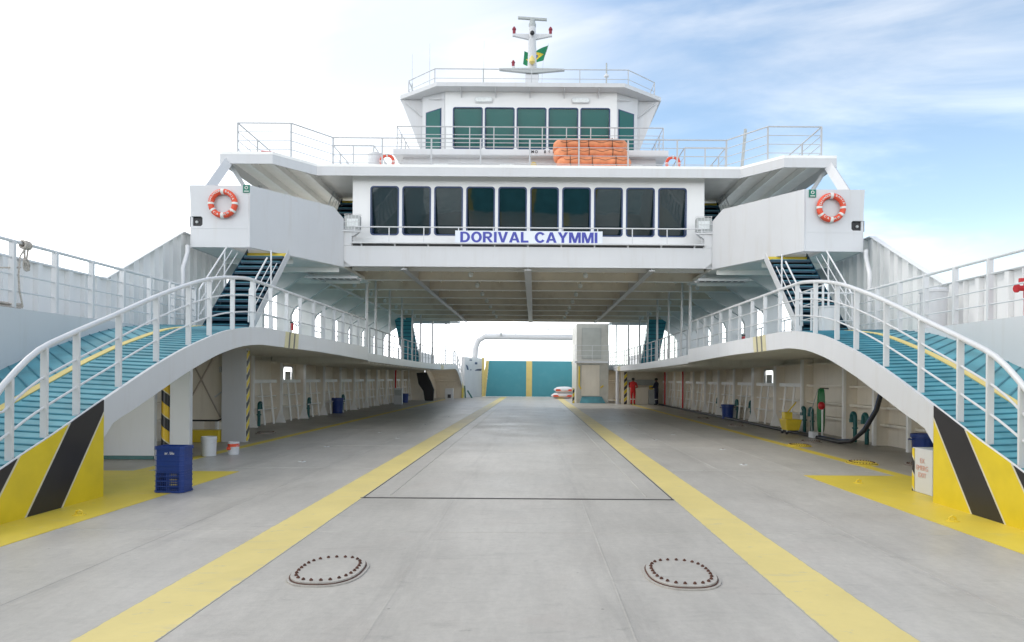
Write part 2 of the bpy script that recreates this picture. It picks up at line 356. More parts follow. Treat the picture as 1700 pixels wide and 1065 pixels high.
        if parent is not None:
            o.parent = parent; o.matrix_parent_inverse = Matrix.Translation(-WLOC[parent.name])
            WLOC[o.name] = Vector((0, 0, 0)) if False else WLOC[parent.name] * 0
        else: WLOC[o.name] = Vector((0, 0, 0))
        if label: o['label'] = label
        return o
WLOC = {}
def tag(o, label, cat, group=None):
    o['label'] = label; o['category'] = cat
    if group: o['group'] = group
    return o
def thing(name, label, cat, loc=(0, 0, 0), group=None):
    o = bpy.data.objects.new(name, None); C.objects.link(o); o.empty_display_size = 0.2
    o.location = loc; WLOC[o.name] = Vector(loc)
    return tag(o, label, cat, group)
def struct(o): o['kind'] = 'structure'; return o
def dup(root, delta, label=None, group=None):
    r = root.copy(); C.objects.link(r); r.location = Vector(root.location) + Vector(delta)
    WLOC[r.name] = Vector(r.location)
    if label: r['label'] = label
    if group: r['group'] = group
    for ch in list(root.children):
        c = ch.copy(); C.objects.link(c); c.parent = r; c.matrix_parent_inverse = ch.matrix_parent_inverse.copy()
        for g in list(ch.children):
            d = g.copy(); C.objects.link(d); d.parent = c; d.matrix_parent_inverse = g.matrix_parent_inverse.copy()
    return r
def pchip(pts):
    xs = [p[0] for p in pts]; ys = [p[1] for p in pts]; n = len(xs)
    h = [xs[i + 1] - xs[i] for i in range(n - 1)]; d = [(ys[i + 1] - ys[i]) / h[i] for i in range(n - 1)]
    m = [d[0]] + [0 if d[i - 1] * d[i] <= 0 else 2 * d[i - 1] * d[i] / (d[i - 1] + d[i]) for i in range(1, n - 1)] + [d[-1]]
    def f(x):
        if x <= xs[0]: return ys[0]
        if x >= xs[-1]: return ys[-1]
        i = max(k for k in range(n - 1) if xs[k] <= x); t = (x - xs[i]) / h[i]
        return (2*t**3-3*t**2+1)*ys[i] + (t**3-2*t**2+t)*h[i]*m[i] + (-2*t**3+3*t**2)*ys[i+1] + (t**3-t**2)*h[i]*m[i+1]
    return f
def lin(a, b, n): return [a + (b - a) * i / n for i in range(n + 1)]
def rrect(cx, cz, w, h, r, n=5):
    out = []
    for sx, sz, a0 in ((1, 1, 0), (-1, 1, 90), (-1, -1, 180), (1, -1, 270)):
        for k in range(n + 1):
            a = R(a0 + 90 * k / n); out.append((cx + sx * (w / 2 - r) + r * math.cos(a), cz + sz * (h / 2 - r) + r * math.sin(a)))
    return out
def text_mesh(name, s, size, loc, rot, m, parent=None, offset=0.0, extrude=0.004, xscale=1.0, spacing=1.0):
    cu = bpy.data.curves.new(name, 'FONT'); cu.body = s; cu.size = size; cu.align_x = 'CENTER'; cu.align_y = 'CENTER'
    cu.offset = offset; cu.extrude = extrude; cu.space_character = spacing; cu.space_line = 1.1
    o = bpy.data.objects.new(name + '_curve', cu); C.objects.link(o)
    dg = bpy.context.evaluated_depsgraph_get(); me = bpy.data.meshes.new_from_object(o.evaluated_get(dg)); bpy.data.objects.remove(o)
    me.name = name; me.materials.clear(); me.materials.append(m)
    M = Matrix.Translation(loc) @ rot @ Matrix.Diagonal((xscale, 1, 1, 1)); me.transform(M)
    ob = bpy.data.objects.new(name, me); C.objects.link(ob)
    if parent is not None:
        ob.parent = parent; ob.matrix_parent_inverse = Matrix.Translation(-WLOC[parent.name])
    WLOC[ob.name] = Vector((0, 0, 0))
    return ob
FRONT = Matrix.Rotation(R(90), 4, 'X')           # text facing the camera (-y)
SIDE = {-1: 'left', 1: 'right'}

# ================================================================ SETTING
sea = struct(MB().add([(-6000, -6000, -2.2), (6000, -6000, -2.2), (6000, 6000, -2.2), (-6000, 6000, -2.2)], [(0, 1, 2, 3)]).build('sea', SEA))

# ---- car deck with its painted lines
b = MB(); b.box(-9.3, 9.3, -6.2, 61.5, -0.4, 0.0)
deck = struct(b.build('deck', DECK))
T1, T2 = 0.004, 0.008
b = MB(); b.cur = 0
for s in (-1, 1):
    b.box(min(s*2.13, s*2.66), max(s*2.13, s*2.66), -6.0, 61.0, 0.0005, T1)
lanes = b.build('deck_stripe', LANE, deck)
b = MB()
for s in (-1, 1):
    b.box(min(s*6.50, s*6.74), max(s*6.50, s*6.74), 11.86, 54, 0.0005, T1)
    b.prism([(s*4.9, 1.0), (s*9.2, 1.0), (s*9.2, 11.85), (s*4.9, 11.85)], 0.0005, T1, 'z')
b.build('deck_marking', SIDEY, deck)
# hatch plate
b = MB(); b.box(-2.10, 2.10, 9.36, 48.0, 0.0005, 0.010)
b.build('hatch_plate', DECK, deck)
b = MB(); b.box(-2.16, 2.13, 9.325, 9.357, 0.0005, 0.006); b.box(-2.14, 2.13, 48.01, 48.06, 0.0005, 0.012)
for s in (-1, 1): b.box(min(s*2.103, s*2.122), max(s*2.103, s*2.122), 9.36, 48.0, 0.0005, 0.006)
b.build('hatch_seam', BLACK, deck)
# weld seams
b = MB()
for x_ in (-.86, .86): b.add([(x_ - .012, -6, .0005), (x_ + .012, -6, .0005), (x_ + .012, 9.3, .0005), (x_ - .012, 9.3, .0005), (x_, -6, .003), (x_, 9.3, .003)], [(0, 4, 5, 3), (4, 1, 2, 5)])
for s in (-1, 1):
    b.tube([(s*1.78, 9.5, 0.009), (s*1.78, 47.9, 0.009)], 0.010, 6)
    for xx in (3.6, 5.0): b.tube([(s*xx, 3.5, -0.003), (s*xx, 54, -0.003)], 0.006, 6)
for y in (7.3, 12.4, 16.5, 21.5, 26.5, 31.5, 36.5): b.tube([(-6.4, y, -0.003), (6.4, y, -0.003)], 0.006, 6)
b.build('weld_seam', DECK, deck)
# raised near ramp behind the photographer
rp = thing('near_ramp', 'raised teal loading ramp behind the photographer at the near end', 'ramp', (0, -6.2, 0))
MB().prism([(-6.2, 0.0), (-6.6, 3.6), (-6.8, 3.6), (-6.4, 0.0)], -4.6, 4.6, 'x').build('ramp_plate', TEAL, rp)
for x0, x1 in ((-4.6, -4.2), (-0.25, 0.25), (4.2, 4.6)):
    MB().prism([(-6.19, 0.0), (-6.59, 3.6), (-6.595, 3.6), (-6.195, 0.0)], x0, x1, 'x').build('edge_stripe', YEL, rp)
hull = thing('hull', 'white steel hull below the car deck', 'hull', (0, 30, -2.4))
b = MB()
for s in (-1, 1): b.prism([(-6.2, -0.41), (-5, -2.4), (60.5, -2.4), (61.4, -0.41)], s*8.6, s*9.32, 'x')
b.build('side_plating', WHITE, hull)

# ================================================================ SIDES OF THE SHIP
ZB = pchip([(4.6, 0.0), (5.2, 0.02), (6.0, 0.13), (6.8, 0.34), (7.5, 0.58), (7.8, 0.70), (8.4, 0.93), (8.93, 1.15), (9.85, 1.52), (10.8, 1.88), (11.8, 2.2), (13.3, 2.55), (15, 2.70), (24.1, 2.70)])
ZL = pchip([(9.3, 0.80), (9.36, 0.90), (9.5, 0.99), (10, 1.16), (10.64, 1.395), (11.7, 1.77), (12.9, 2.11), (13.9, 2.28), (14.8, 2.34), (18, 2.34), (20, 2.32), (24.1, 2.25)])
ZR = pchip([(7.62, 1.50), (7.75, 1.62), (8.2, 1.95), (8.74, 2.17), (9.6, 2.48), (10.55, 2.83), (11.47, 3.14), (12.5, 3.43), (13.46, 3.60), (14.4, 3.69), (24.1, 3.69)])
X0, X1 = 5.65, 7.80

def side_ramp(s, far=False):
    ym = 65.4 if far else None
    nm = SIDE[s]
    lab = ('far %s side ramp curving down to the car deck beside the raised loading ramp' % nm) if far else \
          ('%s teal ribbed curved ramp with yellow and black hazard side, in the foreground' % nm)
    lab = lab
    t = thing('side_ramp', lab, 'ramp', (s * 6.7, (ym - 9) if far else 9, 0), 'curved side ramps')
    def M(): return MB(s, ym)
    # fascia plate (white) with arch
    ys = lin(9.3, 15.0 if far else 24.1, 30 if far else 74)
    up = [(y, ZB(y) + 0.02) for y in ys]; lo = [(y, ZL(y)) for y in ys]
    b = M(); n = len(ys)
    vs = []
    for (y, z), (_, z2) in zip(up, lo): vs += [(X0, y, z), (X0, y, z2), (X0 + 0.05, y, z), (X0 + 0.05, y, z2)]
    fs = []
    for i in range(n - 1):
        a, c = 4 * i, 4 * i + 4
        fs += [(a, c, c + 1, a + 1), (a + 2, a + 3, c + 3, c + 2), (a, a + 2, c + 2, c), (a + 1, c + 1, c + 3, a + 3)]
    fs += [(0, 1, 3, 2), (4*n-4, 4*n-2, 4*n-1, 4*n-3)]
    b.add(vs, fs); b.build('fascia', WHITE, t)
    # hazard painted solid end
    ys2 = lin(4.6, 9.295, 40)
    b = M(); b.prism([(y, ZB(y) + 0.02) for y in ys2] + [(9.295, 0.002), (4.6, 0.002)], X0, X0 + 0.05, 'x')
    b.build('hazard_panel', HAZ, t)
    # thin pale edge trim on top of the hazard panel
    b = M(); b.tube([(X0 + 0.02, y, ZB(y) + 0.025) for y in ys2], 0.012, 6); b.build('edge_trim', RAILW, t)
    # ramp surface
    ys3 = lin(4.6, 15.0, 60)
    b = M()
    vs = []; 
    for y in ys3: 
        z = ZB(y)
        zt = max(z - 0.12, 0.003) if y > 9.2 else 0.003
        vs += [(X0 + 0.05, y, z), (X1, y, z + 0.05 * min(1, max(0, (y - 5) / 3))), (X0 + 0.05, y, zt), (X1, y, zt)]
    fs = []
    for i in range(len(ys3) - 1):
        a, c = 4 * i, 4 * i + 4
        fs += [(a, c, c + 1, a + 1), (a + 2, a + 3, c + 3, c + 2), (a, a + 2, c + 2, c), (a + 1, c + 1, c + 3, a + 3)]
    fs += [(0, 1, 3, 2), (4*len(ys3)-4, 4*len(ys3)-2, 4*len(ys3)-1, 4*len(ys3)-3)]
    b.add(vs, fs); b.build('ramp_plate', CREAM if far else TEAL, t)
    if far:
        b = M(); y = 9.6
        while y < 15: z = ZB(y) - .12; b.box(X0 + .06, X1 - .01, y, y + .05, z - .12, z + .02); y += .5
        b.box(6.6, 6.66, 9.6, 15, 1.0, 1.4) if False else None
        b.build('underside_ribs', CREAM, t)
    def zs(x, y): return ZB(y) + 0.05 * min(1, max(0, (y - 5) / 3)) * (x - X0) / (X1 - X0)
    # anti-skid ribs
    b = M()
    y = 5.0
    while y < 14.9:
        p = [(X0 + 0.07, y), (6.72, y + 0.05)]
        pts = [(px, py, zs(px, py) + 0.004) for px, py in (p[0], ((p[0][0]+p[1][0])/2, y + 0.025), p[1])]
        b.tube(pts, 0.014, 5); y += 0.155
    y = 5.0
    while y < 14.2:
        pts = [(6.88 + k * 0.3, y + k * 0.26, zs(6.88 + k*0.3, y + k*0.26) + 0.004) for k in range(4) if y + k * 0.26 < 14.95]
        if len(pts) > 1: b.tube(pts, 0.016, 5)
        y += 0.27
    b.build('anti_skid_ribs', RIBC, t)  # ribs darker than the plate, colouring in the shadow lines between them
    # painted guide line up the ramp
    b = M(); ys4 = lin(5.2, 15.0, 50); vs = []; 
    for y in ys4: vs += [(6.76, y, zs(6.76, y) + 0.016), (6.88, y, zs(6.88, y) + 0.016), (6.76, y, zs(6.76, y) + 0.002), (6.88, y, zs(6.88, y) + 0.002)]
    fs = []
    for i in range(len(ys4) - 1):
        a, c = 4 * i, 4 * i + 4
        fs += [(a, c, c + 1, a + 1), (a, a + 2, c + 2, c), (a + 1, c + 1, c + 3, a + 3)]
    b.add(vs, fs); b.build('guide_stripe', YELL, t)
    return t

def mooring_platform(s, far=False):
    ym = 65.4 if far else None
    t = thing('mooring_platform', ('far ' if far else 'near ') + SIDE[s] + ' white raised mooring platform along the hull', 'platform', (s * 8.4, (ym - 9) if far else 9, 1.6), 'raised mooring platforms')
    YN = 3.5 if far else -6.0
    ys = lin(YN, 15.4, 70)
    b = MB(s, ym); b.prism([(YN, 2.68), (15.4, 2.68)] + [(y, max(0.003, ZB(y) - 0.1)) for y in reversed(ys)], X1 + 0.002, X1 + 0.06, 'x')
    b.build('inner_wall', WHITE, t)
    b = MB(s, ym); b.box(X1 + 0.062, 9.24, YN, 15.4, 2.60, 2.67); b.build('platform_plate', WHITE, t)
    return t

def rail_thing(label, base, top, group=None, post_at=None, mids=2, r=0.024, rm=0.013, post=(0.045, 0.045), s=1, ym=None, loc=None, name='railing', postm=None):
    """base/top: lists of points (same length, same spacing) -> posts at base points; top: path of the handrail"""
    l = loc or base[0]; yy = (ym - l[1]) if ym is not None else l[1]
    t = thing(name, label, 'railing', (l[0] * s, yy, l[2]), group)
    MB(s, ym).tube(top, r, 10).build('handrail', RAILW, t, smooth=True)
    return t

def simple_rail(label, path, h, spacing=1.0, mids=3, r=0.022, rm=0.011, pw=0.022, s=1, ym=None, group=None, rmat=None):
    RW = rmat or RAILW
    t = thing('railing', label, 'railing', (path[0][0] * s, (ym - path[0][1]) if ym is not None else path[0][1], path[0][2]), group)
    P = [Vector(p) for p in path]
    up = Vector((0, 0, h))
    MB(s, ym).tube([p + up for p in P], r, 8).build('handrail', RW, t, smooth=True)
    for k in range(mids):
        MB(s, ym).tube([p + up * ((k + 1) / (mids + 1)) for p in P], rm, 6).build('mid_rail', RW, t, smooth=True)
    for i in range(len(P) - 1):
        L = (P[i + 1] - P[i]).length; n = max(1, round(L / spacing))
        for k in range(n + (1 if i == len(P) - 2 else 0)):
            q = P[i].lerp(P[i + 1], k / n)
            MB(s, ym).box(q.x - pw, q.x + pw, q.y - pw * 0.6, q.y + pw * 0.6, q.z, q.z + h).build('post', RW, t)
    return t

POSTS = [7.75, 8.3, 8.88, 9.78, 10.75, 11.75, 12.5, 13.46, 14.4, 15.4, 16.4, 17.35, 18.4, 19.3, 20.3, 21.25, 22.2, 23.1]
def ramp_rail(s, far=False):
    ym = 65.4 if far else None
    XR = X0 + 0.10
    lab = ('far %s curved white railing descending with the side ramp' if far else '%s curved white railing rising beside the teal ramp to the walkway, nearest the camera') % SIDE[s]
    t = thing('railing', lab, 'railing', (s * XR, (ym - 9) if far else 9, ZB(9)), 'curved ramp railings')
    top = [(XR, 7.40, 0.30), (XR, 7.39, 0.62), (XR, 7.40, 0.95), (XR, 7.45, 1.22), (XR, 7.53, 1.40)] + [(XR, y, ZR(y)) for y in lin(7.65, 15.0 if far else 24.1, 90)]
    MB(s, ym).tube(top, 0.036, 12).build('handrail', RAILW, t, smooth=True)
    for f in (1/3, 2/3):
        MB(s, ym).tube([(XR, y, ZB(y) + (ZR(max(y,7.65)) - ZB(y)) * f) for y in lin(7.47 if f > .5 else 7.42, 15.0 if far else 24.1, 90)], 0.015, 8).build('mid_rail', RAILW, t, smooth=True)
    for y in POSTS:
        if far and y > 15: continue
        b = MB(s, ym); b.box(XR - 0.042, XR + 0.042, y - 0.016, y + 0.016, ZB(y) - 0.01, ZR(y) - 0.01); b.build('post', RAILW, t)
    return t

def WZ(y):
    return pchip([(24.1, 2.50), (30, 2.46), (35, 2.44), (42, 2.45), (50, 2.6), (56.2, 2.68)])(y)
SHELL_HOLES = (26.2, 40.4)
FRAMES = [22.1 + 2.5 * k for k in range(13)]

def side_walkway(s):
    t = thing('side_walkway', '%s raised side walkway with white edge beam along the hull' % SIDE[s], 'walkway', (s * 7.3, 30, 2.2), 'raised side walkways')
    # plate from the ramp head to the far ramp
    b = MB(s); b.box(X0 + 0.052, 9.24, 15.02, 24.1, 2.60, 2.70)
    vs = []; ys = lin(24.12, 50.4, 24)
    b.build('deck_plate', TEAL, t)
    b = MB(s)
    for i in range(24):
        y0, y1 = ys[i], ys[i + 1]
        z0, z1 = WZ(y0), WZ(y1)
        b.add([(X0 + .052, y0, z0), (9.24, y0, z0), (9.24, y1, z1), (X0 + .052, y1, z1), (X0 + .052, y0, z0 - .1), (9.24, y0, z0 - .1), (9.24, y1, z1 - .1), (X0 + .052, y1, z1 - .1)],
              [(0, 1, 2, 3), (4, 7, 6, 5), (0, 4, 5, 1), (2, 6, 7, 3), (1, 5, 6, 2), (0, 3, 7, 4)])
    b.build('deck_plate', TEAL, t)
    # mid fascia
    b = MB(s); up = [(y, WZ(y) + .02) for y in ys]; lo = [(y, WZ(y) - .28) for y in reversed(ys)]
    vs = []
    for (y, z), (_, z2) in zip(up, reversed(lo)): vs += [(X0, y, z), (X0, y, z2), (X0 + .05, y, z), (X0 + .05, y, z2)]
    fs = []
    for i in range(len(up) - 1):
        a, c = 4 * i, 4 * i + 4; fs += [(a, c, c + 1, a + 1), (a + 2, a + 3, c + 3, c + 2), (a, a + 2, c + 2, c), (a + 1, c + 1, c + 3, a + 3)]
    fs += [(0, 1, 3, 2), (4*len(up)-4, 4*len(up)-2, 4*len(up)-1, 4*len(up)-3)]
    b.add(vs, fs); b.build('fascia', WHITE, t)
    # underside beams
    b = MB(s)
    y = 13.9
    while y < 51:
        zt = (2.595 if y < 24.1 else WZ(y) - .105)
        b.box(X0 + .06, 9.2, y - .012, y + .012, zt - .22, zt); b.box(X0 + .06, 9.2, y - .05, y + .05, zt - .24, zt - .221)
        y += 0.625
    b.build('underside_beams', CREAM, t)
    for yy in ((17.0,), (34.0,), (53.0,)):
        pass
    return t

def hazard_patch(s, y, w_, z0, z1, lab):
    b = MB(s)
    for k, m_ in ((0, 0), (1, 1), (2, 0), (3, 1), (4, 0)):
        b.cur = m_
        e_ = [0, .26, .37, .63, .74, 1]; a = y + e_[k] * w_; c = y + e_[k + 1] * w_; sk = 0.08
        b.prism([(a, z0), (c, z0), (c + sk, z1), (a + sk, z1)], X0 - 0.006, X0 - 0.001, 'x')
    return b

def hull_side(s):
    """shell plating: lower wall under the walkway, bulwark forward, web frames above"""
    t = thing('hull_wall', '%s inner hull side with frames and open ports below the walkway' % SIDE[s], 'hull wall', (s * 8.95, 30, 0), 'inner hull sides')
    XS = 9.25
    # lower plating by bay
    edges = [12.0] + [22.1 - 2.5 * k for k in (2, 1)] + FRAMES + [55.5]
    b = MB(s)
    for a, c in zip(edges[:-1], edges[1:]):
        hole = next((h for h in SHELL_HOLES if a < h < c), None)
        if hole is None: b.box(XS, XS + .04, a, c, 0.002, 2.7)
        else:
            h0, h1 = hole - .50, hole + .50
            b.box(XS, XS + .04, a, h0, 0.002, 2.7); b.box(XS, XS + .04, h1, c, 0.002, 2.7)
            b.box(XS, XS + .04, h0, h1, 0.002, 1.46); b.box(XS, XS + .04, h0, h1, 2.04, 2.7)
    b.build('shell_plating', CREAM, t)
    for h in SHELL_HOLES:
        b = MB(s); b.ring(rrect(h, 1.75, 1.08, .66, .12), rrect(h, 1.75, .96, .54, .10), XS - .03, XS - .002, 'x'); b.build('port_frame', WHITE, t)
        MB(s).box(XS + .045, XS + .06, h - .12, h + .48, 1.5, 1.86).build('port_shutter', GREYM, t)
    # longitudinals
    b = MB(s)
    for z in (0.55, 0.98, 1.50, 2.18):
        for a, c in zip(edges[:-1], edges[1:]):
            if s == 1 or a > 17.5 or True: b.box(XS - .20, XS - .002, a + .02, c - .02, z, z + .014); b.box(XS - .215, XS - .201, a + .02, c - .02, z - .05, z + .014)
    b.build('stringers', CREAM, t)
    # frames with flared feet
    fr = ([15.8, 17.4, 19.1] if s == 1 else [19.6]) + FRAMES[:-1]
    for y in fr:
        b = MB(s)
        b.box(XS - .32, XS - .002, y - .012, y + .012, 0.002, 2.32)
        b.build('frame_web', CREAM, t); b = MB(s); b.box(XS - .40, XS - .321, y - .045, y + .045, 0.002, 2.32)
        if y > 20: b.prism([(8.70, 0.002), (9.07, 0.002), (8.93, .44), (8.85, .44)], y - .075, y - .047, 'y')
        b.build('frame', CREAML, t)
    # open racks leaning against the longitudinals
    for y in FRAMES[:-1]:
        b = MB(s)
        b.box(XS - .30, XS - .25, y + .12, y + 2.2, 1.43, 1.55)
        for k in (0.95, 1.75):
            b.tube([(XS - .27, y + k - .1, 1.48), (XS - .42, y + k - .1, 0.02)], 0.034, 6)
        b.tube([(XS - .30, y + .5, .98), (XS - .30, y + 2.1, .98)], .02, 6); b.tube([(XS - .34, y + .5, .54), (XS - .34, y + 2.1, .54)], .02, 6)
        b.build('guard_rack', CREAML, t)
    # upper web frames with curved brackets over the walkway
    for y in [21.9] + [24.4 + 2.5 * k for k in range(7)]:
        b = MB(s)
        z0 = 2.71 if y < 24.1 else WZ(y) + 0.005
        out_ = [(9.0, z0), (9.0, 5.33), (6.6, 5.33), (7.1, 4.95), (8.38, 4.10), (8.50, 3.85), (8.5, z0)]
        b.prism(out_, y - .02, y + .02, 'y')
        fl = [(8.5, z0), (8.5, 3.85), (8.38, 4.10), (7.1, 4.95)]
        for (xa, za), (xb, zb_) in zip(fl[:-1], fl[1:]):
            b.add([(xa, y - .09, za), (xa, y + .09, za), (xb, y + .09, zb_), (xb, y - .09, zb_)] + [(xa - .02, y - .09, za), (xa - .02, y + .09, za), (xb - .02, y + .09, zb_), (xb - .02, y - .09, zb_)],
                  [(0, 1, 2, 3), (4, 7, 6, 5), (0, 4, 5, 1), (2, 6, 7, 3), (0, 3, 7, 4), (1, 5, 6, 2)])
        b.build('web_frame', LIFTW, t)
    # upper outer strip under the superstructure
    b = MB(s); b.box(9.245, 9.29, 20.3, 41, 4.75, 5.34); b.box(9.0, 9.24, 20.3, 41, 5.30, 5.345); b.build('shell_plating', WHITE, t)
    return t

def bulwark(s, far=False):
    ym = 65.4 if far else None
    t = thing('bulwark', ('far ' if far else '') + SIDE[s] + (' white bulwark beyond the walkway' if far else ' white corrugated bulwark rising aft to the wing box'), 'bulwark', (s * 9.0, (ym - 12) if far else 12, 2.6), 'hull bulwarks')
    X = 9.0
    def top(y): return 3.70 if y < 14.5 else min(5.38, 3.70 + (y - 14.5) / 3.2 * 1.68)
    if far: top = lambda y: 3.70 if y < 18 else 3.70
    yend = 20.3 if not far else 12.0
    Y0_ = 3.0 if far else -6.2
    pts = [(Y0_, 3.70), (14.5, 3.70), (17.7, 5.38), (20.3, 5.38)] if not far else [(3, 3.7), (12, 3.7)]
    b = MB(s, ym); b.prism(pts + [(yend, 2.4), (Y0_, 2.4)], X, X + .03, 'x'); b.build('plating', LIFTW, t)
    b = MB(s, ym)
    for (ya, za), (yb, zb_) in zip(pts[:-1], pts[1:]):
        b.prism([(ya, za), (yb, zb_), (yb, zb_ + .025), (ya, za + .025)], X - .12, X + .05, 'x')
    b.build('cap_rail', LIFTW, t)
    b = MB(s, ym); y = Y0_ + .3; k = 0
    while y < yend - .1:
        w_ = .11 if k % 2 == 0 else .02
        b.box(X - .10, X - .001, y - w_/2, y + w_/2, 2.4, top(y - w_/2) - .01)
        y += .42; k += 1
    b.build('stiffeners', LIFTW, t)
    return t

for s in (-1, 1):
    side_ramp(s); mooring_platform(s); ramp_rail(s); side_walkway(s); hull_side(s); bulwark(s)
    side_ramp(s, True); mooring_platform(s, True); ramp_rail(s, True); bulwark(s, True)
    # outer rail on the mooring platform
    simple_rail('%s straight white railing on top of the near mooring platform' % SIDE[s], [(7.87, -5.46, 2.67), (7.87, 16.2, 2.70)], 1.03, 0.942, 3, .028, .014, .045, s=s, group='mooring platform railings')
    # mid walkway rail
    pth = [(5.74, y, WZ(y)) for y in lin(24.7, 50.3, 12)]
    simple_rail('%s long straight railing of the middle walkway receding to the far end' % SIDE[s], pth, .95, 1.05, 2, .022, .012, .022, s=s, rmat=RAILG, group='middle walkway railings')
    # rail at hull side opening
    simple_rail('%s outboard railing across the hull openings behind the web frames' % SIDE[s], [(9.0, 20.4, 2.7), (9.0, 24.0, 2.7), (9.0, 30.0, 2.5), (9.0, 50, 2.6)], 1.05, 1.25, 2, .025, .012, .02, s=s, group='outboard opening railings')
    # hazard patches painted on the walkway edge
    for (y, w_, z0, z1, g) in ((16.0, .9, 2.335, 2.718, 'near'), (43.0, 1.3, 2.19, 2.47, 'far')):
        o = hazard_patch(s, y, w_, z0, z1, g).build('clearance_marking', [YELP, GREYD])
        tag(o, '%s painted yellow and black clearance bars on the %s part of the %s walkway edge' % (g, g, SIDE[s]), 'marking', 'clearance bars on the walkway edges')

# pillars from walkway to ceiling
py = [24.05, 25.6, 28.1, 30.7, 33.3, 35.8]
first = None
ordw = ['nearest', 'second', 'third', 'fourth', 'fifth', 'sixth', 'seventh', 'eighth']
for s in (-1, 1):
    for i, y in enumerate(py + [40.0, 46.0]):
        zt = 5.33 if y < 39 else 5.42
        b = MB(s); z0 = (2.70 if y < 24.1 else WZ(y) + .003)
        xx = 5.74 if i else 5.70
        b.tube([(xx, y, z0), (xx, y, zt)], .055 if i == 0 else .045, 10)
        o = b.build('pillar', RAILW, None, smooth=True)
        tag(o, '%s thin white pillar of the %s walkway edge, holding up the ceiling' % (ordw[i], SIDE[s]), 'pillar', 'walkway pillars')

# ================================================================ CEILING OVER THE CAR DECK
ct = thing('ceiling', 'cream beamed steel ceiling over the middle of the car deck', 'ceiling', (0, 30, 5.0))
MB().box(-9.0, 9.0, 20.62, 39.8, 5.34, 5.42).build('ceiling_plate', CEIL, ct)
for k in range(7):
    y = 23.2 + 2.5 * k
    b = MB(); b.box(-8.98, 8.98, y - .012, y + .012, 4.98, 5.338); b.cur = 1; b.box(-8.98, 8.98, y - .07, y + .07, 4.945, 4.979); b.build('cross_beam', [CEILW, CREAML], ct)
MB().box(-8.98, 8.98, 39.7, 39.8, 4.955, 5.338).build('cross_beam', CEIL, ct)
for x, w_ in ((0.0, .11), (-3.75, .09), (3.75, .09)):
    b = MB(); b.box(x - .015, x + .015, 20.62, 39.69, 4.945, 5.337); b.box(x - w_, x + w_, 20.62, 39.69, 4.915, 4.944); b.build('girder', WHITE, ct)
b = MB()
for k in range(24):
    x = -8.4 + k * .73
    b.box(x - .006, x + .006, 20.63, 39.7, 5.22, 5.339)
b.build('stiffeners', CEIL, ct)
# soffits beyond the ceiling at each side
for s in (-1, 1):
    b = MB(s); b.box(4.9 if s < 0 else 5.3, 9.0, 39.82, 47.5, 5.42, 5.55)
    for y in (41, 42.5, 44, 45.5): b.box(5.4, 8.9, y, y + .03, 5.25, 5.418)
    o = b.build('soffit', WHITE); tag(o, 'far %s white soffit over the side walkway beyond the ceiling' % SIDE[s], 'soffit')
# ceiling lamps
lamp = None
for k in range(7):
    for x in (-6.3, -1.85, 1.85, 6.1):
        y = 22.0 + 2.5 * k + (0.2 if abs(x) > 3 else 0)
        row = {-6.3: 'far left', -1.85: 'centre left', 1.85: 'centre right', 6.1: 'far right'}[x]
        L = '%s lamp of the %s row under the ceiling, counted from the camera' % (ordw[k], row)
        if lamp is None:
            lamp = thing('ceiling_lamp', L, 'lamp', (x, y, 5.0), 'lamps under the ceiling')
            MB().lathe((x, y, 4.90), [(0.03, 0), (.075, .04), (.08, .12), (.05, .16)], 12).build('lens', LENS, lamp, smooth=True)
            MB().tube([(x, y, 5.05), (x, y, 5.33)], .02, 6).build('stem', GREYM, lamp); l0 = (x, y)
        else: dup(lamp, (x - l0[0], y - l0[1], 0), L)

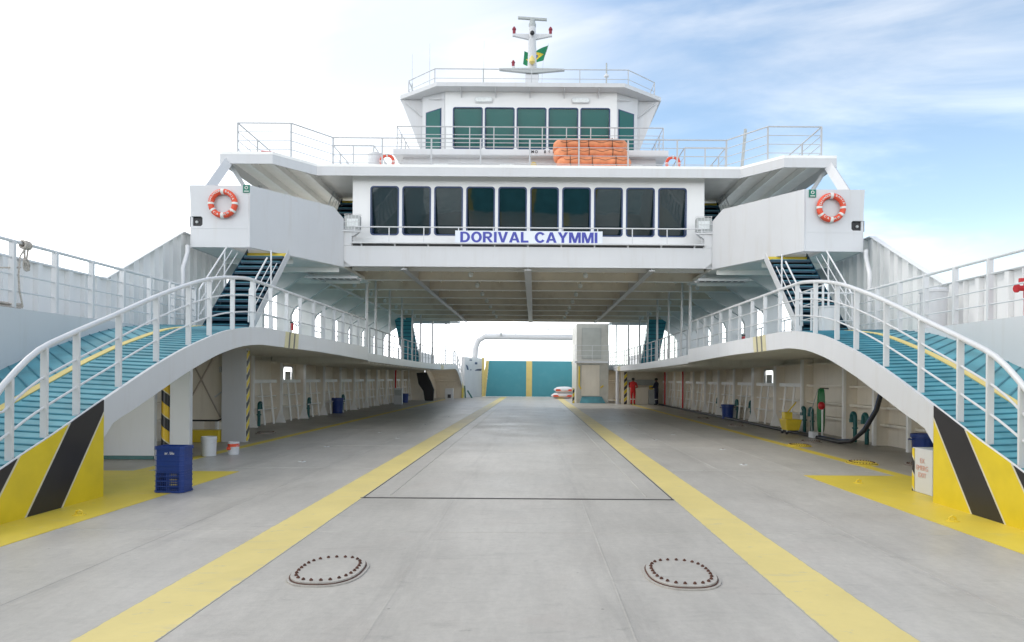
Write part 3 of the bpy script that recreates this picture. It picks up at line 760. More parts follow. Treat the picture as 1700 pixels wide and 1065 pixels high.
# ================================================================ WING BOXES
def wing_box(s):
    t = thing('wing_box', '%s angular white bulwark box hanging out beside the deckhouse windows' % SIDE[s], 'bulwark box', (s * 7.2, 18.5, 4.96), 'angular wing boxes')
    ZT = 6.53; ZL0 = 4.96
    # front wall with the notch cut in the outer edge
    poly = [(8.58, ZL0), (8.60, 5.50), (8.36, 5.50), (8.32, 5.54), (8.32, 5.71), (8.36, 5.75), (8.62, 5.75), (8.66, ZT + .02), (7.15, ZT + .02), (7.15, ZL0)]
    b = MB(s); b.prism(poly, 17.5, 17.56, 'y'); b.build('front_wall', WHITE, t)
    # diagonal wall
    A = Vector((7.15, 17.5)); B = Vector((5.58, 20.5)); d = (B - A).normalized(); n_ = Vector((-d.y, d.x)) * -.06
    tp = [(0.002, ZT + .02), (2.95, ZT + .14), (3.386, 6.40)]
    Lg = (B - A).length
    prof = [(0.001, ZL0)] + [(min(q, Lg), z) for q, z in tp] + [(Lg, ZL0)]
    vs = []; m_ = len(prof)
    for q, z in prof: p = A + d * q; vs.append((p.x, p.y, z))
    for q, z in prof: p = A + d * q - n_; vs.append((p.x, p.y, z))
    fs = [tuple(range(m_)), tuple(range(2 * m_ - 1, m_ - 1, -1))] + [(i, (i + 1) % m_, m_ + (i + 1) % m_, m_ + i) for i in range(m_)]
    b = MB(s); b.add(vs, fs); b.build('diagonal_wall', WHITE, t)
    # outer wall and floors
    b = MB(s); b.prism([(17.562, ZL0), (23.5, ZL0), (23.5, 6.3), (17.562, ZT + .02)], 8.60, 8.66, 'x'); b.build('outer_wall', WHITE, t)
    b = MB(s); b.prism([(8.598, 17.563), (7.62, 17.563), (7.62, 23.5), (8.598, 23.5)], 4.965, 5.06, 'z')
    b.prism([(7.618, 18.4), (6.76, 18.4), (5.68, 20.5), (5.56, 20.62), (5.56, 24.0), (7.618, 24.0)], 4.965, 5.06, 'z')
    for y in (19.2, 20.6, 21.9, 23.1): b.box(6.6 if y < 20 else 5.7, 8.59, y, y + .025, 4.82, 4.964)
    b.build('floor_plate', CREAML, t)
    # small inner return with shelf
    b = MB(s); b.prism([(5.60, 20.42), (5.02, 20.50), (5.40, 21.3), (5.60, 21.3)], 6.02, 6.06, 'z'); b.prism([(5.58, 5.75), (5.58, 6.019), (5.10, 6.019), (5.50, 5.75)], 20.52, 20.58, 'y')
    b.build('lamp_shelf', WHITE, t)
    MB(s).box(5.30, 5.62, 20.50, 20.575, 5.605, 6.018).build('return_plate', WHITE, t)
    # horizontal weld line
    b = MB(s); b.box(7.16, 8.58, 17.494, 17.4995, 5.44, 5.448); b.build('weld_line', WHITE, t)
    # camera in the notch
    c = thing('camera_unit', 'black camera housing in the notch of the %s wing box' % SIDE[s], 'camera', (s * 8.45, 17.6, 5.5), 'cameras in the wing box notches')
    MB(s).box(8.30, 8.70, 17.60, 17.85, 5.50, 5.77).build('housing', BLACK, c)
    MB(s).tube([(8.50, 17.60, 5.62), (8.50, 17.56, 5.62)], .035, 10).build('lens_barrel', GREYM, c)
    return t
for s in (-1, 1): wing_box(s)

# ================================================================ DECKHOUSE
dh = thing('deckhouse', 'white passenger deckhouse with ten tall dark windows above the car deck', 'deckhouse', (0, 24, 5.0))
YW = 21.35
# front fascia below the windows with chamfered ends
b = MB(); b.prism([(-5.32, 4.99), (5.32, 4.99), (5.60, 5.20), (5.60, 5.60), (-5.60, 5.60), (-5.60, 5.20)], 20.50, 20.58, 'y'); b.build('front_fascia', WHITE, dh)
MB().box(-5.6, 5.6, 20.585, 20.62, 4.99, 5.34).build('fascia_backing', WHITE, dh)
b = MB(); b.box(-5.30, 5.30, 20.40, 20.62, 5.665, 5.70); b.box(-5.30, 5.30, 20.621, 21.349, 5.66, 5.70); b.build('ledge', WHITE, dh)
for k in range(11): MB().prism([(20.40, 5.664), (20.56, 5.664), (20.56, 5.601), (20.50, 5.50), (20.499, 5.60)], -5.0 + k - .02, -5.0 + k + .02, 'x').build('bracket', WHITE, dh)
MB().box(-5.28, 5.28, 20.585, 20.60, 5.345, 5.662).build('gap_shade', DARK, dh)  # dark strip painted for the shadow under the ledge lip
# wall with real openings
HW, HH, ZC = 0.415, 0.735, 6.87
cx = [-4.5 + k for k in range(10)]
b = MB(); b.box(-5.5, 5.5, YW, YW + .08, 4.99, ZC - HH); b.box(-5.5, 5.5, YW, YW + .08, ZC + HH, 8.14)
xs = [-5.5] + [q for c_ in cx for q in (c_ - HW, c_ + HW)] + [5.5]
for a, c_ in zip(xs[0::2], xs[1::2]): b.box(a, c_, YW, YW + .08, ZC - HH, ZC + HH)
b.build('front_wall', LIFTW, dh)
b = MB()
for s in (-1, 1): b.box(min(s*5.42, s*5.5), max(s*5.42, s*5.5), YW + .081, 38, 5.3, 8.0)
b.build('side_wall', WHITE, dh)
def window(parent, c, z, w_, h_, y, gm, tilt, frame_w=.04, r=.10, s=1):
    f = MB().ring(rrect(c, z, w_, h_, r), rrect(c, z, w_ - 2*frame_w, h_ - 2*frame_w, r * .7), y - .012, y + .03, 'y').build('window', NAVY, parent)
    t_ = tilt
    hw, hh = w_/2 - .036, h_/2 - .036
    # tilted pane, its top leans out
    b = MB(); b.add([(c - hw, y + .035 + t_, z - hh), (c + hw, y + .035 + t_, z - hh), (c + hw, y + .035, z + hh), (c - hw, y + .035, z + hh),
                     (c - hw, y + .06 + t_, z - hh), (c + hw, y + .06 + t_, z - hh), (c + hw, y + .06, z + hh), (c - hw, y + .06, z + hh)],
                    [(0, 1, 2, 3), (7, 6, 5, 4), (0, 4, 5, 1), (2, 6, 7, 3), (1, 5, 6, 2), (0, 3, 7, 4)])
    p = b.build('pane', gm, f)
    # dark reveal so nothing shows past the pane
    b = MB(); b.add([(c - hw - .01, y + .03, z - hh - .01), (c - hw - .01, y + .03, z + hh), (c - hw - .01, y + .07 + t_, z + hh), (c - hw - .01, y + .07 + t_, z - hh - .01),
                     (c + hw + .01, y + .03, z - hh - .01), (c + hw + .01, y + .03, z + hh), (c + hw + .01, y + .07 + t_, z + hh), (c + hw + .01, y + .07 + t_, z - hh - .01)],
                    [(0, 1, 2, 3), (4, 7, 6, 5), (0, 3, 7, 4), (3, 2, 6, 7)])
    b.build('reveal', NAVY, f)
    return f
for c_ in cx: window(dh, c_, ZC, .90, 1.54, YW, GLASS, 0.36)
# handrail in front of the windows
simple_rail('single thin handrail running in front of the ten deckhouse windows', [(-5.25, 20.62, 5.70), (5.25, 20.62, 5.70)], .50, 1.05, 0, .02, .01, .014)
# name board
nb = thing('name_board', 'white name board with bold blue capital letters below the deckhouse windows', 'sign', (0, 20.5, 5.7))
MB().box(-2.19, 2.24, 20.52, 20.55, 5.705, 6.085).build('board', mat('board_white', (0.74, 0.78, 0.84), .35, noise=.01), nb)
def arc(cx_, cz_, rx, rz, a0, a1, n=14): return [(cx_ + rx * math.cos(R(a0 + (a1 - a0) * k / n)), cz_ + rz * math.sin(R(a0 + (a1 - a0) * k / n))) for k in range(n + 1)]
def strip(outer, inner): return [('q', [outer[k], outer[k+1], inner[k+1], inner[k]]) for k in range(len(outer) - 1)]
def glyph(ch):
    t = .21
    if ch == 'I': return .21, [('q', [(0, 0), (t, 0), (t, 1), (0, 1)])]
    if ch == 'L': return .60, [('q', [(0, 0), (t, 0), (t, 1), (0, 1)]), ('q', [(t, 0), (.60, 0), (.60, .19), (t, .19)])]
    if ch == 'D': return .76, [('q', [(0, 0), (t, 0), (t, 1), (0, 1)])] + strip([(t, 0), (.34, 0)] + arc(.34, .5, .42, .5, -90, 90) + [(t, 1)], [(t, .18), (.34, .18)] + arc(.34, .5, .21, .32, -90, 90) + [(t, .82)])
    if ch == 'O': return .84, strip(arc(.42, .5, .42, .52, 0, 360, 28), arc(.42, .5, .205, .33, 0, 360, 28))
    if ch == 'C': return .79, strip(arc(.42, .5, .42, .52, 35, 325, 24), arc(.42, .5, .205, .33, 35, 325, 24))
    if ch == 'R': return .78, [('q', [(0, 0), (t, 0), (t, 1), (0, 1)])] + strip([(t, .40), (.42, .40)] + arc(.42, .70, .30, .30, -90, 90) + [(t, 1)], [(t, .56), (.42, .56)] + arc(.42, .69, .10, .13, -90, 90) + [(t, .82)]) + [('q', [(.30, .40), (.50, .42), (.78, 0), (.54, 0)])]
    if ch == 'V': return .80, [('q', [(0, 1), (.22, 1), (.40, .30), (.29, 0)]), ('q', [(.58, 1), (.80, 1), (.51, 0), (.40, .30)]), ('q', [(.29, 0), (.51, 0), (.40, .301), (.399, .30)])]
    if ch == 'A': return .84, [('q', [(0, 0), (.22, 0), (.42, .72), (.31, 1)]), ('q', [(.62, 0), (.84, 0), (.53, 1), (.42, .72)]), ('q', [(.31, 1), (.42, .72), (.421, .72), (.53, 1)]), ('q', [(.27, .20), (.57, .20), (.53, .36), (.31, .36)])]
    if ch == 'Y': return .80, [('q', [(.295, 0), (.505, 0), (.505, .42), (.295, .42)]), ('q', [(0, 1), (.24, 1), (.40, .62), (.295, .42)]), ('q', [(.56, 1), (.80, 1), (.505, .42), (.40, .62)]), ('q', [(.295, .42), (.505, .42), (.401, .62), (.40, .62)])]
    if ch == 'M': return .92, [('q', [(0, 0), (.19, 0), (.19, 1), (0, 1)]), ('q', [(.73, 0), (.92, 0), (.92, 1), (.73, 1)]), ('q', [(.19, 1), (.28, 1), (.46, .32), (.37, 0)] if False else [(.19, 1), (.27, 1), (.46, .34), (.36, 0)]), ('q', [(.65, 1), (.73, 1), (.56, 0), (.46, .34)]), ('q', [(.19, 1), (.36, 0), (.30, .0), (.19, .60)]) if False else ('q', [(.36, 0), (.56, 0), (.461, .34), (.46, .34)]), ('q', [(.19, .99), (.36, .01), (.359, .0), (.19, .58)]), ('q', [(.73, .99), (.73, .58), (.561, .0), (.56, .01)])]
    return .32, []
word = 'DORIVAL CAYMMI'; gap = .085
W_ = sum(glyph(c_)[0] + gap for c_ in word) - gap; k_ = 4.12 / W_; x_ = .025 - 2.06
for c_ in word:
    gw, parts = glyph(c_)
    if parts:
        b = MB()
        for _, q in parts: b.prism([(x_ + p[0] * k_, 5.735 + p[1] * .315) for p in q], 20.511, 20.5195, 'y')
        b.build('letter', LETTER, nb)
    x_ += (gw + gap) * k_

# caged floodlights on the inner ends of the wing boxes
def floodlight(s):
    t = thing('floodlight', 'grey caged floodlight on the shelf at the %s end of the window row' % SIDE[s], 'floodlight', (s * 5.33, 20.6, 6.06), 'caged floodlights')
    b = MB(s); b.prism(rrect(5.33, 6.34, .46, .46, .05), 20.70, 20.86, 'y'); b.build('housing', GREYM, t, bevel=.01)
    MB(s).box(5.16, 5.50, 20.685, 20.699, 6.22, 6.46).build('lens', LENS, t)
    b = MB(s)
    for k in range(5): b.tube([(5.12 + .105 * k, 20.62, 6.12), (5.12 + .105 * k, 20.62, 6.58)], .007, 6)
    for z in (6.12, 6.35, 6.58): b.tube([(5.10, 20.62, z), (5.56, 20.62, z)], .008, 6)
    for x in (5.10, 5.56):
        for z in (6.12, 6.58): b.tube([(x, 20.62, z), (x, 20.85, z)], .008, 6)
    b.build('cage', RAILW, t)
    MB(s).tube([(5.33, 20.78, 6.06), (5.33, 20.78, 6.13)], .04, 8).build('foot', GREYM, t)
for s in (-1, 1): floodlight(s)

# ================================================================ BRIDGE DECK
bd = thing('bridge_deck', 'white upper deck with angled side wings above the deckhouse', 'deck', (0, 24, 7.84))
outl = [(-6.48, 20.9), (6.48, 20.9), (7.42, 19.8), (8.95, 19.8), (8.95, 25.8), (6.9, 26.4), (6.9, 39), (-6.9, 39), (-6.9, 26.4), (-8.95, 25.8), (-8.95, 19.8), (-7.42, 19.8)]
MB().prism(outl, 8.10, 8.18, 'z').build('deck_plate', CREAML, bd)
b = MB()
edge = outl[:]
n_ = len(edge)
cxm = Vector((0, 28))
for i in range(n_):
    a = Vector(edge[i]); c_ = Vector(edge[(i + 1) % n_])
    d = (c_ - a).normalized(); nn = Vector((-d.y, d.x))
    a2 = a + nn * .04; c2 = c_ + nn * .04
    b.add([(a.x, a.y, 7.83), (c_.x, c_.y, 7.83), (c_.x, c_.y, 8.098), (a.x, a.y, 8.098), (a2.x, a2.y, 7.83), (c2.x, c2.y, 7.83), (c2.x, c2.y, 8.098), (a2.x, a2.y, 8.098)],
          [(0, 1, 2, 3), (4, 7, 6, 5), (0, 4, 5, 1), (3, 2, 6, 7)])
b.build('edge_plate', WHITE, bd)
for s in (-1, 1):
    for x in (6.8, 7.5, 8.2):
        y0 = 20.9 if x < 7.2 else 19.9
        b = MB(s); b.box(x, x + .02, y0, 25.6, 7.88, 8.098); b.box(x - .05, x + .07, y0, 25.6, 7.865, 7.879); b.build('soffit_beam', CREAML, bd)
    MB(s).box(6.5, 8.9, 25.2, 25.23, 7.84, 8.097).build('soffit_beam', CREAML, bd)
for s in (-1, 1):
    b = MB(s)
    b.tube([(8.80, 20.0, 7.95), (8.66, 18.3, 6.50)], .17, 4); b.build('strut', WHITE, bd)
    b = MB(s); b.tube([(8.80, 20.2, 7.90), (7.9, 20.6, 6.3)], .06, 8); b.build('strut', WHITE, bd, smooth=True); MB(s).tube([(8.85, 22.5, 7.95), (8.65, 22.5, 6.4)], .06, 8).build('strut', WHITE, bd, smooth=True)
# rails of the bridge deck
simple_rail('long white guard railing along the front edge of the upper deck with angled wings',
            [(-8.7, 24.8, 8.18), (-8.7, 20.4, 8.18), (-7.1, 20.4, 8.18), (-6.2, 21.6, 8.18), (6.25, 21.6, 8.18), (7.15, 20.4, 8.18), (8.75, 20.4, 8.18), (8.75, 24.8, 8.18)], 1.05, 1.65, 3, .022, .012, .024, rmat=RAILG)
for s in (-1, 1):
    simple_rail('%s small inner railing around the stair opening on the upper deck' % SIDE[s], [(6.5, 26.0, 8.18), (6.5, 22.6, 8.18), (5.15, 22.6, 8.18), (5.15, 26.0, 8.18)], 1.15, .8, 3, .02, .011, .02, s=s, group='stair opening railings', rmat=RAILG)

# ================================================================ UPPER HOUSE AND WHEELHOUSE
uh = thing('upper_house', 'low white house on the upper deck carrying the wheelhouse', 'deckhouse', (0, 26, 8.18))
MB().box(-4.3, 4.3, 23.2, 32, 8.181, 9.12).build('wall', WHITE, uh)
MB().box(-4.55, 4.65, 22.8, 32.3, 9.121, 9.30).build('roof', WHITE, uh)
text_mesh('lettering', 'IMO   8 6 8 6 8 9 7', .13, (0.72, 22.79, 9.22), FRONT, DARK, uh, offset=.003, extrude=.003, spacing=1.35)
simple_rail('white railing on the low house directly in front of the wheelhouse windows', [(-4.45, 26, 9.30), (-4.45, 22.95, 9.30), (4.5, 22.95, 9.30), (4.5, 26, 9.30)], .80, .82, 2, .02, .011, .016, rmat=RAILG)
def oval_lamp(name, label, x, y, z, w_=.5, h_=.13):
    t = thing(name, label, 'lamp', (x, y, z), 'oval wall lamps')
    MB().prism(rrect(x, z, w_, h_, h_ * .45), y - .08, y - .002, 'y').build('lens', LENS, t, bevel=.01)
    MB().ring(rrect(x, z, w_ + .05, h_ + .05, h_ * .5), rrect(x, z, w_ + .004, h_ + .004, h_ * .45), y - .05, y - .003, 'y').build('rim', RAILW, t)
for x, q in ((-3.0, 'left'), (-.75, 'centre'), (3.6, 'right')): oval_lamp('wall_lamp', 'oval lamp on the low house below the wheelhouse, %s one' % q, x, 23.2, 8.86)
t = thing('loudhailer', 'small brass horn on the low house beside the orange floats', 'horn', (.15, 23.2, 8.8))
MB().tube([(.15, 23.19, 8.85), (.15, 23.08, 8.85), (.15, 22.98, 8.85)], [.03, .05, .10], 12).build('bell', YELL, t); MB().box(.10, .20, 23.10, 23.198, 8.70, 8.80).build('mount', GREYM, t)

wh = thing('wheelhouse', 'white wheelhouse with teal windows and overhanging roof at the top of the ship', 'wheelhouse', (0, 26.5, 9.3))
WY, WZC, WW, WH, WP = 24.0, 10.44, 1.05, 1.47, 1.12
cxs = [-2.24 + WP * k + .06 for k in range(5)]
hw, hh = WW / 2 - .035, WH / 2 - .035
b = MB(); b.box(-2.98, 3.06, WY, WY + .08, 9.301, WZC - hh); b.box(-2.98, 3.06, WY, WY + .08, WZC + hh, 11.72)
xs = [-2.98] + [q for c_ in cxs for q in (c_ - hw, c_ + hw)] + [3.06]
for a, c_ in zip(xs[0::2], xs[1::2]): b.box(a, c_, WY, WY + .08, WZC - hh, WZC + hh)
b.build('front_wall', LIFTW, wh)
for c_ in cxs: window(wh, c_, WZC, WW, WH, WY, GLASST, 0.30, .035, .08)
for s in (-1, 1):
    A = Vector((3.0, WY + .02)); B = Vector((3.86, WY + .50)); d = (B - A); Lg = d.length; d.normalize(); nn = Vector((d.y, -d.x))
    if True:
        q0, q1 = .14, Lg - .16
        def face(b, qa, qb, za, zb_, th=.06, out_=0.0, z_t=None):
            p0 = A + d * qa + nn * out_; p1 = A + d * qb + nn * out_; p2 = p1 - nn * th; p3 = p0 - nn * th
            zt = z_t or (zb_, zb_)
            b.add([(p0.x, p0.y, za), (p1.x, p1.y, za), (p2.x, p2.y, za), (p3.x, p3.y, za), (p0.x, p0.y, zt[0]), (p1.x, p1.y, zt[1]), (p2.x, p2.y, zt[1]), (p3.x, p3.y, zt[0])],
                  [(0, 1, 2, 3), (4, 7, 6, 5), (0, 4, 5, 1), (1, 5, 6, 2), (2, 6, 7, 3), (3, 7, 4, 0)])
        b = MB(s); face(b, 0, Lg, 9.301, 11.72); b.build('corner_wall', WHITE, wh)
        b = MB(s); face(b, q0, q1, 9.72, 11.15, .01, .012, (11.18, 11.13)); f = b.build('corner_window', NAVY, wh)
        b = MB(s); face(b, q0 + .04, q1 - .04, 9.76, 11.1, .01, .025, (11.14, 11.09)); b.build('pane', GLASST, f)
    b = MB(s); b.box(3.80, 3.86, WY + .53, 30, 9.301, 11.72); b.build('side_wall', WHITE, wh)
    b = MB(s); b.prism([(3.865, 9.65), (4.68, 11.715), (3.865, 11.715)], WY + .72, 29.5, 'y'); b.build('side_flare', WHITE, wh)
    b = MB(s); b.tube([(3.1, WY - .05, 11.45), (3.9, 24.6, 11.66)], .02, 6); b.build('bracket', WHITE, wh); MB(s).tube([(3.9, WY + .66, 11.1), (4.5, WY + .66, 11.6)], .03, 6).build('bracket', WHITE, wh)
ro = [(-3.22, 23.55), (3.27, 23.55), (4.74, 24.7), (4.74, 30.5), (-4.70, 30.5), (-4.70, 24.7)]
MB().prism(ro, 11.722, 11.86, 'z').build('roof', WHITE, wh)
for x in (-2.4, -1.2, 0, 1.2, 2.4): MB().prism([(23.62, 11.66), (24.0, 11.5), (24.0, 11.72), (23.62, 11.72)], x - .012, x + .012, 'x').build('roof_bracket', WHITE, wh)
for x, q in ((-1.62, 'left'), (1.78, 'right')): oval_lamp('wall_lamp', 'oval lamp above the wheelhouse windows, %s one' % q, x, 24.0, 11.42, .60, .15)
simple_rail('white railing around the wheelhouse roof below the mast', [(-4.45, 29, 11.86), (-4.45, 25.0, 11.86), (-3.35, 24.0, 11.86), (3.45, 24.0, 11.86), (4.55, 25.0, 11.86), (4.55, 29, 11.86)], .66, 1.6, 1, .018, .01, .016, rmat=RAILG)

# mast
ms = thing('mast', 'white mast with radar bar, cross arms and red lanterns on the wheelhouse roof', 'mast', (.05, 27, 11.86))
MX, MY = .05, 27.0
MB().tube([(MX, MY, 11.86), (MX, MY, 12.6), (MX, MY, 14.0), (MX, MY, 15.6)], [.30, .22, .18, .13], 12).build('pole', WHITE, ms, smooth=True)
MB().lathe((MX, MY, 15.55), [(.14, 0), (.15, .1), (.11, .2), (.11, .28)], 12).build('radar_base', GREYM, ms, smooth=True)
b = MB(); b.cbox((MX, MY, 15.88), (1.15, .10, .10), 0); rb = b.build('radar_bar', GREYM, ms, bevel=.02)
for v in rb.data.vertices: v.co.z -= (v.co.x - MX) * .06
for s in (-1, 1):
    b = MB(); b.prism([(MX, 15.02), (MX + s*.72, 15.18), (MX + s*.78, 15.18), (MX + s*.78, 15.26), (MX, 15.26)], MY - .06, MY + .06, 'y'); b.build('cross_arm', WHITE, ms)
    b = MB(); b.lathe((MX + s*.72, MY, 15.261), [(.06, 0), (.06, .16), (.08, .17), (.08, .22), (.03, .30)], 10); b.build('lantern', mat('lantern_red%s' % ('' if s < 0 else '_dark'), (.25, .01, .03), .3), ms)
    b = MB(); b.prism([(MX, 13.34), (MX + s*1.25, 13.46), (MX + s*1.25, 13.51), (MX, 13.54)], MY - .9, MY - .75, 'y'); b.build('lower_arm', GREYM, ms)
MB().tube([(MX - .72, MY - .8, 13.5), (MX - .72, MY - .8, 13.62)], .06, 8).build('lantern_foot', WHITE, ms)
MB().lathe((MX - .72, MY - .8, 13.62), [(.055, 0), (.06, .14), (.08, .15), (.03, .24)], 10).build('lantern', MATS['lantern_red'], ms)
for z in (15.2, 13.62): MB().sphere((MX, MY - .24, z), .09).build('searchlight', BLACK, ms, smooth=True)
MB().lathe((MX, MY - .28, 13.95), [(.03, 0), (.12, .08), (.12, .2), (.03, .34)], 10).build('fog_horn', YELL, ms, smooth=True)
MB().box(MX - .24, MX + .26, MY - .6, MY - .3, 13.3, 13.62).build('junction_box', GREYM, ms)
MB().cbox((MX, MY - .55, 12.6), (.5, .6, 1.4)).build('mast_foot', WHITE, ms)
# flag behind the mast
fl = thing('flag', 'green flag with yellow diamond and blue disc flying behind the mast', 'flag', (.1, 28.2, 14))
YF = 28.2
def fpt(u, v):
    tl = Vector((-.28, 15.18)); tr = Vector((.72, 15.46)); bl = Vector((-.33, 14.62)); br = Vector((.5, 14.80))
    p = (tl.lerp(tr, u)).lerp(bl.lerp(br, u), v); sag = -.14 * math.sin(math.pi * u) * (1 - .2 * v)
    return (p.x, YF + .10 * math.sin(u * 7) + .05 * math.sin(v * 4), p.y + sag)
MB().grid(fpt, 16, 8).build('cloth', FLAG, fl, smooth=True)
def off(p, e): return (p[0], p[1] - e, p[2])
def dia(u, v):
    a = 2 * math.pi * u; r = v / (abs(math.cos(a)) + abs(math.sin(a))) * .40
    return off(fpt(.5 + r * math.cos(a), .5 + r * math.sin(a)), .008)
MB().grid(dia, 24, 4).build('diamond', FLAGY, fl)
MB().grid(lambda u, v: off(fpt(.5 + .13 * v * math.cos(2*math.pi*u), .5 + .2 * v * math.sin(2*math.pi*u)), .016), 16, 3).build('disc', FLAGB, fl)
MB().tube([(.72, YF, 15.5), (.50, YF, 14.75), (.42, YF, 13.3)], .006, 5).build('halyard', GREYM, fl)
# antennas
for x, y, z0, z1, q in ((-1.78, 26, 11.86, 14.5, 'tallest whip antenna left of the mast'), (-3.78, 25.6, 11.86, 14.2, 'whip antenna near the left corner of the wheelhouse roof'), (-4.4, 25.4, 11.86, 13.7, 'short whip antenna at the extreme left corner of the wheelhouse roof')):
    t = thing('antenna', 'thin ' + q, 'antenna', (x, y, z0), 'whip antennas'); MB().tube([(x, y, z0), (x, y, z1 - 1), (x, y, z1)], [.014, .008, .004], 6).build('whip', GREYM, t); MB().tube([(x, y, z0), (x, y, 12.6)], .022, 6).build('antenna_base', GREYM, t)
t = thing('antenna', 'short white pole with a satellite dome right of the mast on the roof', 'antenna', (2.85, 25.6, 11.86)); MB().tube([(2.85, 25.6, 11.86), (2.85, 25.6, 13.5)], .03, 8).build('whip', GREYM, t)
MB().lathe((2.85, 25.6, 12.95), [(.03, 0), (.09, .03), (.09, .09), (.03, .15)], 10).build('dome', RAILW, t)

# ================================================================ THINGS ON THE UPPER DECK
def float_raft(i, x, z, label):
    t = thing('life_float', label, 'life float', (x, 22.1, z), 'stack of orange life floats')
    w_, d_, h_ = 2.36, 1.2, .285
    b = MB(); n = 28; out_ = rrect(x, 22.25, w_ - .24, d_ - .24, .28, 6)
    b.tube([(p[0], p[1], z + h_/2) for p in out_], .145, 12, closed=True)
    o = b.build('float_ring', ORANGE, t, smooth=True)
    MB().box(x - w_/2 + .1, x + w_/2 - .1, 21.85, 22.6, z + .06, z + .20).build('platform_net', ORANGE, t)
    for k in (-.8, -.1, .65): MB().ring(rrect(22.25 - .48, z + h_/2, .32, .30, .1), rrect(22.25 - .48, z + h_/2, .30, .28, .1), x + k, x + k + .02, 'x').build('strap', RUST, t)
    b = MB(); b.tube([(x - w_/2 + .2 + q * .11, 21.625 - .004 * (q % 2), z + h_/2 - .03 * math.sin(q * 1.2)) for q in range(19)], .007, 5); b.build('grab_line', RUST, t)
for i, (x, q) in enumerate(((2.12, 'bottom orange life float of the stack behind the upper deck railing'), (2.10, 'third orange life float from the top of the stack'), (2.0, 'second orange life float from the top of the stack'), (1.98, 'topmost orange life float of the stack on the upper deck'))):
    float_raft(i, x, 8.20 + .275 * i, q)

def life_ring(label, x, y, z, Rr, r, letters=True, group=None, face=-1):
    t = thing('life_ring', label, 'life ring', (x, y, z), group)
    n = 40; b = MB(); b.tube([(x + Rr * math.cos(2*math.pi*k/n), y, z + Rr * math.sin(2*math.pi*k/n)) for k in range(n)], r, 12, closed=True)
    b.build('ring', RINGRED, t, smooth=True)
    for a0 in (90, 0, 180, 270, 215, 325):
        wd = 7 if a0 in (90, 270) else 5
        pts = [(x + Rr * math.cos(R(a)), y, z + Rr * math.sin(R(a))) for a in (a0 - wd, a0, a0 + wd)]
        MB().tube(pts, r + .006, 12).build('tape_band', TAPE, t, smooth=True)
    if letters:
        for word, a1, a2 in (('SALVADOR', 168, 102), ('BAHIA', 70, 20), ('CAYMMI', 232, 318)):
            for i, ch in enumerate(word):
                a = a1 + (a2 - a1) * i / (len(word) - 1); up = 1 if a2 < a1 else -1
                rot = Matrix.Rotation(-R(a - 90) if up > 0 else -R(a - 270), 4, 'Y') @ FRONT
                text_mesh('lettering', ch, .075, (x + Rr * math.cos(R(a)), y - r - .003, z + Rr * math.sin(R(a))), rot, TAPE, t, offset=.001, extrude=.002)
for s in (-1, 1):
    life_ring('large red and white life ring on the front of the %s wing box' % SIDE[s], s * 7.76, 17.41, 6.06, .305, .072, True, 'large life rings on the wing boxes')
life_ring('small red life ring half hidden at the left of the upper deck railing', -4.55, 21.9, 8.58, .20, .05, False, 'small life rings on the upper deck')
life_ring('small red life ring half hidden at the right of the upper deck railing', 4.62, 21.9, 8.58, .20, .05, False, 'small life rings on the upper deck')
for s, x, z in ((-1, -7.19, 6.46), (1, 7.31, 6.44)):
    t = thing('safety_sign', 'small green life ring symbol sign at the top of the %s wing box' % SIDE[s], 'sign', (x, 17.48, z), 'green safety signs')
    MB().box(x - .09, x + .09, 17.475, 17.495, z - .10, z + .10).build('plate', GREEN, t)
    n = 20; MB().tube([(x + .035 * math.cos(2*math.pi*k/n), 17.472, z + .025 + .035 * math.sin(2*math.pi*k/n)) for k in range(n)], .010, 6, closed=True).build('symbol', TAPE, t)
    MB().box(x - .06, x + .06, 17.470, 17.4745, z - .075, z - .055).build('symbol', TAPE, t)
t = thing('deck_drum', 'white drum on the upper deck behind the left railing', 'drum', (-5.0, 22.2, 8.18)); MB().lathe((-5.0, 22.2, 8.18), [(.24, 0), (.24, .7), (.22, .74)], 16).build('drum_body', WHITE, t, smooth=True)
t = thing('red_valve', 'small red valve on the left wing of the upper deck', 'valve', (-8.1, 21.2, 8.18)); MB().tube([(-8.1, 21.2, 8.18), (-8.1, 21.2, 8.62)], .05, 8).build('stem', RED, t); MB().tube([(-8.3, 21.2, 8.62), (-7.9, 21.2, 8.58)], .06, 8).build('wheel', RED, t)
t = thing('vent_post', 'leaning grey post behind the right wing railing of the upper deck', 'post', (6.75, 21.5, 8.18)); MB().tube([(6.7, 21.5, 8.18), (6.82, 21.5, 9.55)], .05, 8).build('post_tube', GREYM, t)

